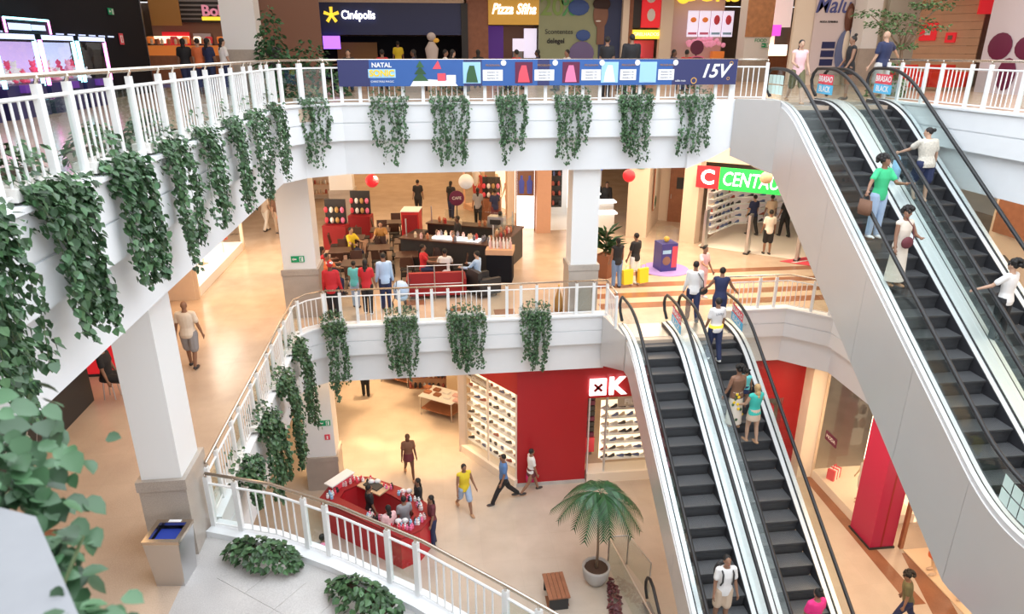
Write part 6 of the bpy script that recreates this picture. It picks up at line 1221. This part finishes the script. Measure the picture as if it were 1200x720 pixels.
# extra wares of the far left stall
for k in range(7): x_ = -10.2+.42*k; o = MB().rings([(0, 0, 0, .12, .12), (0, 0, .2, .14, .14), (0, 0, .24, .1, .1)], [M['orange'], M['litw'], M['redp']][k % 3], 10).build('food_warmer', None, (x_, 28.9+.0*k, L2+1.58)); tag(o, '%s glowing food warmer from the left on the far left stall' % ORD[k], 'food warmer', 'food warmers on the far left stall')
# cinema
CY = 34.0
t = empty('cinema_front', (-1.9, CY, L2), 0, 'dark blue cinema facade with white lettering and yellow star', 'shop front')
m = MB(); m.box((-3.9, 0, 2.0), (3.8, .3, 3.35), M['navy']); m.build('fascia_board', t); m = MB(); m.box((-3.9, 2.2, 0), (3.8, 2.3, 2.0), M['dark']); m.build('inner_wall', t); m = MB(); m.box((-3.9, 0, 3.35), (3.75, .35, 4.1), M['beige']); m.build('bulkhead', t)
m = MB(); m.box((-3.9, -.1, 0), (-2.9, .05, 3.3), mat('poster_blue', (.05, .12, .38), .5)); m.build('poster_panel', t); m = MB(); m.box((-3.35, -.13, .4), (-3.0, -.1, 2.0), M['ltblue']); [m.box((-3.85, -.13, .9+.3*k), (-3.45, -.1, 1.0+.3*k), M['whitep']) for k in range(5)]; m.build('poster_print', t)
m = MB(); m.box((-2.65, -.2, 1.4), (-1.9, -.1, 1.95), M['purple']); m.build('screen', t); m = MB(); m.box((-2.3, 1.9, 0), (-.4, 2.0, 1.7), M['gold2']); m.build('lit_counter', t); m = MB(); m.box((3.6, -.1, 0), (3.9, .3, 3.35), M['char']); m.build('side_jamb', t)
text('Cinépolis', .5, M['lit'], t, (-1.02, -.05, 2.82), ext=.03, off=.008, sx=.8)
st = MB()
for k in range(5): a = PI/2+2*PI*k/5; c_, s_ = math.cos(a), math.sin(a); st.add([(.05*-s_, 0, .05*c_), (.05*s_, 0, -.05*c_), (.34*c_+.07*s_, 0, .34*s_-.07*c_), (.34*c_-.07*s_, 0, .34*s_+.07*c_)]+[(.05*-s_, -.05, .05*c_), (.05*s_, -.05, -.05*c_), (.34*c_+.07*s_, -.05, .34*s_-.07*c_), (.34*c_-.07*s_, -.05, .34*s_+.07*c_)], [(0, 1, 2, 3), (4, 7, 6, 5), (0, 4, 5, 1), (1, 5, 6, 2), (2, 6, 7, 3), (3, 7, 4, 0)], M['yellow'])
st.build('star_logo', t, (-2.2, -.03, 2.82))
t = empty('statue', (.3, 32.5, L2), 0, 'white seated figure ornament in front of the dark cinema entrance', 'ornament'); m = MB(); m.rings([(0, 0, 0, .3, .3), (0, 0, .9, .22, .22), (0, 0, 1.4, .3, .2), (0, 0, 1.7, .12, .12)], mat('statue_white', (.6, .55, .55), .6), 12); m.ell((0, 0, 1.9), (.2, .2, .18), mat('statue_white', (.6, .55, .55), .6), 10, 8); m.build('body', t, smooth=True); m = MB(); m.ell((.2, 0, 1.75), (.14, .12, .1), M['gold'], 8, 6); m.build('scarf', t)
wallS('wall_food_1', 1.95, 34, 2.95, 34, L2, 15.95, M['wood'])
t = empty('storefront', (4.1, CY, L2), 0, 'golden script sign over the purple lit shop in the food court', 'shop front')
m = MB(); m.box((-1.15, -.1, 2.45), (1.2, .1, 4.1), M['gold']); m.build('sign_board', t); text('Pizza Sfiha', .62, M['lit'], t, (.02, -.12, 3.1), off=.012, shear=.3, sx=.8); m = MB(); m.box((-1.15, 1.4, 0), (-.3, 1.5, 2.45), M['violet']); m.build('violet_wall', t); m = MB(); m.box((-.3, 1.4, 0), (1.2, 1.5, 2.45), M['tan']); m.build('inner_wall', t)
m = MB(); m.box((-.05, -.3, 1.3), (.5, -.25, 1.85), M['menu']); m.build('screen', t); m = MB(); m.box((.55, .2, 1.0), (1.15, .3, 2.3), M['menu']); m.build('lit_menu', t); m = MB(); m.box((-.02, -.3, 0), (.42, .1, 1.3), M['grayp']); m.build('totem', t); m = MB(); m.tube((.85, -.2, .75), (.85, -.16, .75), .22, M['gold'], n=16); m.build('round_sign', t)
t = empty('poster', (7.25, CY-.1, L2), 0, 'huge pale green advertising poster with a percent sign and a smiling face', 'poster')
m = MB(); m.box((-1.95, 0, .4), (1.95, .15, 4.1), M['gwall']); m.build('board', t)
m = MB(); m.box((.9, -.03, .4), (1.95, 0, 4.1), mat('poster_navy', (.03, .05, .14), .5)); m.build('dark_side', t)
m = MB(); m.ell((.95, -.06, 2.9), (.36, .05, .6), M['tan'], 16, 10); m.ell((.98, -.07, 3.35), (.42, .05, .3), mat('print_hair', (.04, .02, .02), .6), 14, 8); m.box((.8, -.08, 1.6), (1.15, -.03, 2.6), M['tan']); m.ell((.85, -.09, 2.62), (.14, .03, .04), M['whitep'], 10, 5); m.build('portrait_print', t)
m = MB(); m.ell((.1, -.05, 1.2), (.6, .04, .55), mat('print_violet', (.18, .15, .35), .5), 14, 8); m.ell((.15, -.05, 2.0), (.35, .04, .25), mat('print_blue', (.05, .12, .4), .5), 12, 6); m.ell((-.1, -.05, 3.2), (.5, .04, .35), mat('print_blue', (.05, .12, .4), .5), 12, 6); m.build('cup_print', t)
text('%', 1.1, mat('print_green', (.1, .4, .15), .5), t, (-.55, -.02, 3.2), off=.02); text('20', 1.1, mat('print_green2', (.25, .42, .12), .5), t, (-1.35, -.02, 3.2), off=.02); text('Scontentes', .3, M['char'], t, (-1.0, -.02, 2.15)); text('delegel', .3, M['char'], t, (-1.15, -.02, 1.75), off=.008)
wallS('pillar', 9.2, 33.6, 9.5, 33.6, L2, 15.95, M['cream'], th=.3)
t = empty('storefront', (10.3, CY, L2), 0, 'narrow red food stall with lit orange sign right of the big poster', 'shop front')
m = MB(); m.box((-.8, .0, 0), (-.5, .2, 4.1), M['wood']); m.build('jamb', t); m = MB(); m.box((-.1, -.05, 2.35), (.8, .1, 4.1), M['signred']); m.build('red_panel', t); m = MB(); m.box((-.5, .05, 2.35), (-.1, .15, 4.1), M['char']); m.build('dark_panel', t)
m = MB(); m.box((-.5, -.12, 1.85), (.8, .05, 2.25), M['yellow']); m.build('lit_band', t); text('GRELHADOS', .22, M['litw'], t, (.15, -.14, 2.05)); m = MB(); m.box((-.5, .6, 0), (.8, .7, 1.8), M['redp']); m.build('inner_wall', t); m = MB(); m.ell((.35, -.08, 2.9), (.2, .04, .28), M['whitep'], 10, 6); m.ell((.3, -.08, 3.6), (.22, .04, .18), M['whitep'], 10, 6); m.build('white_mark', t)
m = MB(); m.box((-.3, .5, .8), (.1, .58, 1.6), M['lit']); m.build('menu', t)
wallS('pillar', 11.15, 34, 11.75, 34, L2, 15.95, M['cream'], th=.3)
t = empty('storefront', (13.1, CY, L2), 0, 'bright ice cream counter with four pale menu screens and yellow letters', 'shop front')
m = MB(); m.box((-1.4, .8, 0), (1.5, .9, 4.1), mat('shop_pinkish', (.70, .52, .48), .6)); m.build('back_wall', t); m = MB(); m.ell((-.95, -.1, 3.75), (.36, .06, .36), M['yellow'], 16, 10); m.build('yellow_disc', t); text('DONS', .75, M['yellow'], t, (.45, -.1, 3.75), ext=.04, off=.02, sx=1.3)
for k in range(4): x = -.62+.58*k; m = MB(); m.box((x, -.05, 1.95), (x+.52, .02, 3.1), M['menu']); m.build('menu_screen', t); m = MB(); m.ell((x+.26, -.08, 2.7), (.15, .03, .22 if k > 1 else .12), M['orange'] if k < 2 else M['redp'], 10, 6); m.box((x+.05, -.07, 2.05), (x+.47, -.05, 2.15), M['ltblue' if k > 1 else 'pink']); m.build('product_print', t)
m = MB()
for k in range(26): m.ell((-.5+rnd.random()*1.9, .2, 1.55+rnd.random()*.35), (.12, .1, .1), M['plush'], 7, 5)
m.build('balloon_garland', t, kind='stuff'); m = MB(); m.box((.9, .3, .3), (1.5, .6, 1.3), M['orange']); m.build('orange_fridge', t); m = MB(); m.box((-1.3, .2, 0), (.8, .7, .9), M['whitep']); m.build('counter', t)
t = empty('round_sign', (11.9, 31.0, L2), 0, 'round brown sign stacked over three oval pink ones behind the banner', 'sign'); m = MB(); m.tube((0, 0, 1.45), (0, -.06, 1.45), .3, M['maroon'] if 'maroon' in M else M['plum'], n=20); m.build('disc', t); m = MB(); m.tube((0, .03, 0), (0, .03, 1.3), .04, M['char']); m.build('pole', t)
for k in range(3): m = MB(); m.ell((.05, 0, .35+.32*k), (.36, .05, .13), M['pink'], 14, 6); m.ell((.05, -.03, .35+.32*k), (.28, .04, .08), M['plum'], 14, 6); m.build('oval_plate', t)
pp = pil2(14.3, 15.5, 31.5, M['whitep'], .9); m = MB(); m.box((-.62, -.45, 1.9), (.62, -.4, 4.1), mat('orange_map', (.55, .27, .13), .5, var=.4, scale=5)); m.build('mall_map', pp)
text('FOOD', .2, M['sgreen'], pp, (.15, -.41, 1.75)); exit_sign((15.25, 31.45, L2+1.55), 0, 'small green sign on the white pillar under the orange map', .3)
t = empty('storefront', (17.0, CY, L2), 0, 'brightly lit fast food counter left of the beige wall', 'shop front'); m = MB(); m.box((-1.4, 1.0, 0), (1.2, 1.1, 4.1), mat('bright_glow_wall', (.92, .74, .68), .6, emit=.5)); m.build('back_wall', t); m = MB(); m.box((-1.3, -.05, 2.0), (-.5, .05, 2.5), M['orange']); m.build('orange_screen', t); m = MB(); m.box((-.5, -.05, 2.0), (.2, .05, 2.5), mat('magenta_screen', (.8, .1, .7), .5, emit=.8)); m.build('magenta_screen', t)  # glow of the back wall stands in for the counter lighting
m = MB(); m.box((-1.4, 0, 0), (1.0, .5, 1.1), M['wood']); m.build('counter', t); m = MB(); m.box((-.9, .5, 1.1), (.9, .8, 1.6), M['shoplit']); m.build('heat_lamps', t); m = MB(); m.box((.1, .3, 1.6), (.9, .9, 2.4), M['steel']); m.build('hood', t); m = MB(); m.box((1.0, -.1, 0), (1.2, .3, 4.1), M['wood']); m.build('jamb', t)
# beige wall with fashion poster, white pillar
wallS('wall_food_2', 14.7, 28.0, 20.0, 28.0, L2, 15.95, M['cream'])
t = empty('poster', (16.45, 27.9, L2), 0, 'tall fashion poster reading Malu with a woman in a blue jacket', 'poster'); m = MB(); m.box((-.95, 0, .4), (.95, .08, 4.1), mat('poster_lilac', (.72, .64, .66), .6)); m.build('board', t)
text('Malu', .85, mat('ink_blue', (.08, .10, .32), .5), t, (-.28, -.02, 3.0), shear=.25, off=.008, sx=.9); text('MODA FEMININA', .11, M['char'], t, (-.35, -.02, 2.4), sx=.9)
m = MB(); m.ell((.5, -.05, 1.3), (.42, .04, .85), mat('jacket_print', (.14, .18, .34), .6), 14, 9); m.ell((.5, -.07, 1.5), (.16, .04, .6), M['cream'], 12, 8); m.ell((.48, -.06, 2.55), (.2, .04, .55), mat('print_hair2', (.14, .05, .03), .6), 12, 8); m.ell((.48, -.09, 2.7), (.12, .03, .2), M['tan'], 12, 8); m.build('portrait_print', t)
m = MB(); [m.box((-.5, -.03, .75+.33*k), (.05, 0, 1.0+.33*k), M['navy']) for k in range(3)]; m.build('blue_boxes', t)
pil2(17.0, 17.65, 26.9, M['white'], 1.4); 
wallS('wall_food_3', 18.4, 27.6, 20.4, 27.6, L2, 15.95, mat('sage_wall', (.52, .52, .45), .6))
pa = math.atan2(25.6-28.2, 21.0-19.4)
t = empty('plank_wall', (20.2, 26.9, L2), pa, 'orange wood plank wall of the sweet shop behind the indoor tree', 'wall'); t['kind'] = 'structure'
for k in range(14): m = MB(); m.box((-1.55, 0, .05+.29*k), (1.5, .1, .33+.29*k), M['woodo']); m.build('plank', t)
def pw(u, o=-.05): return (20.2+u*math.cos(pa)+o*-math.sin(pa), 26.9+u*math.sin(pa)+o*math.cos(pa))
t = empty('shop_sign', (*pw(-.35), L2+1.9), pa, 'red square sign on the orange plank wall behind the tree', 'sign'); m = MB(); m.box((-.3, -.06, -.2), (.3, .04, .45), M['signred']); m.build('plate', t); m = MB(); m.box((-.1, -.08, 0), (.1, -.06, .2), M['whitep']); m.build('mark', t)
t = empty('shop_sign', (*pw(.5), L2+1.8), pa, 'small red framed notice right of the tree on the plank wall', 'sign'); m = MB(); m.box((-.18, -.06, -.18), (.18, .04, .18), M['signred']); m.build('plate', t); m = MB(); m.box((-.08, -.08, -.08), (.08, -.06, .08), M['tan']); m.build('mark', t)
wallS('wall_food_4', 20.9, 26.0, 23.5, 25.6, L2, 15.95, M['tan'])
t = empty('shop_sign', (21.2, 25.2, L2+2.6), -.4, 'red hanging shop sign with white script at the upper right', 'sign'); m = MB(); m.box((-.7, -.1, 0), (.7, .1, 1.5), M['signred']); m.build('plate', t); text('Amor', .5, M['lit'], t, (0, -.13, .7), shear=.3)
for k, (x, y, lab) in enumerate(((16.9, 23.6, 'red armchair left of two by the plank wall'), (18.2, 23.4, 'red armchair right of two by the plank wall'))): sofa((x, y, L2), R(185), 1.15, mat('armchair_red', (.65, .04, .02), .6), lab)
hq = math.atan2(15.0-22.9, 18.6-18.5)
t = empty('hoarding', (18.6, 19.2, L2), hq, 'pale lilac hoarding printed with dark plums and drops', 'hoarding')
m = MB(); m.box((-3.2, -.0, 0), (6.0, .1, 4.05), M['lilac']); m.build('board', t)
for x, z_, rx, rz_ in ((-2.5, 1.45, .5, .42), (-1.4, 1.4, .5, .36), (-2.0, .6, .38, .5), (-.2, .9, .3, .3), (-1.5, 3.1, .16, .2), (-1.9, 3.7, .12, .14), (-.9, 3.5, .16, .14), (-.3, 1.6, .4, .4)): m = MB(); m.ell((x, -.02, z_), (rx, .03, rz_), M['plum'], 14, 8); m.build('plum_print', t)
# indoor tree by the escalator head
t = empty('indoor_tree', (14.4, 20.7, L2), 0, 'indoor tree with flat spreading branches right of the escalator heads', 'tree')
m = MB(); m.rings([(0, 0, 0, .3, .3), (0, 0, .45, .38, .38), (0, 0, .45, .33, .33)], M['pot'], 16); m.build('pot', t, smooth=True)
m = MB(); m.path([(0, 0, .4), (.1, 0, 1.0), (0, 0, 1.6), (.1, 0, 2.1)], [.06, .05, .04, .03], M['trunk'], 7)
rr = random.Random(21); fo = MB()
pads = [(-1.15, 0, 2.35, .5), (-.7, .1, 2.05, .45), (-.2, 0, 1.85, .55), (.35, .2, 2.15, .6), (.9, 0, 2.55, .5), (1.3, 0, 2.85, .45), (.75, -.2, 1.95, .45), (0, 0, 1.45, .45), (-.1, .3, 2.3, .5), (.5, 0, 2.6, .4)]
for x, y, z_, r_ in pads:
    m.path([(.05, 0, 1.3), (x*.5, y*.5, 1.3+(z_-1.3)*.6), (x, y, z_-.05)], [.025, .018, .01], M['trunk'], 5)
    for k in range(110):
        a = rr.uniform(0, 2*PI); q = r_*rr.random()**.5; fo.add(leafpts(rr.uniform(.07, .12), rr), LF, M['leafy'], leaf_T((x+q*math.cos(a), y+q*math.sin(a), z_+rr.uniform(-.09, .1)), (math.cos(a), math.sin(a)), rr, 25))
m.build('trunk', t, smooth=True); fo.build('foliage', t, kind='stuff')
bushy('potted_shrub', (13.9, 20.3, L2), 0, 'bright green low shrub at the foot of the indoor tree', 'plant', None, .9, .7, 1.15, 380, .1, 'none', 95, 'leafy', .15)
# food court tables
FT = empty('food_court_table', (-2.0, 25.0, L2), 0, 'food court table among the diners left of the posters', 'table', 'food court tables'); m = MB(); m.box((-.4, -.4, .72), (.4, .4, .76), M['whitep']); m.build('tabletop', FT); m = MB(); m.tube((0, 0, 0), (0, 0, .72), .035, M['char']); m.build('pole', FT)
for k, (x, y) in enumerate(((0, 25.2), (1.5, 25.5), (3.4, 25.6), (4.4, 24.2), (7.3, 25.0), (9.0, 25.1))): dup(FT, (x, y, L2), 0, 'food court table %s' % ('by the cinema side', 'below the golden sign', 'under the green poster', 'under the poster edge', 'by the ice cream counter', 'near the round brown sign')[k])
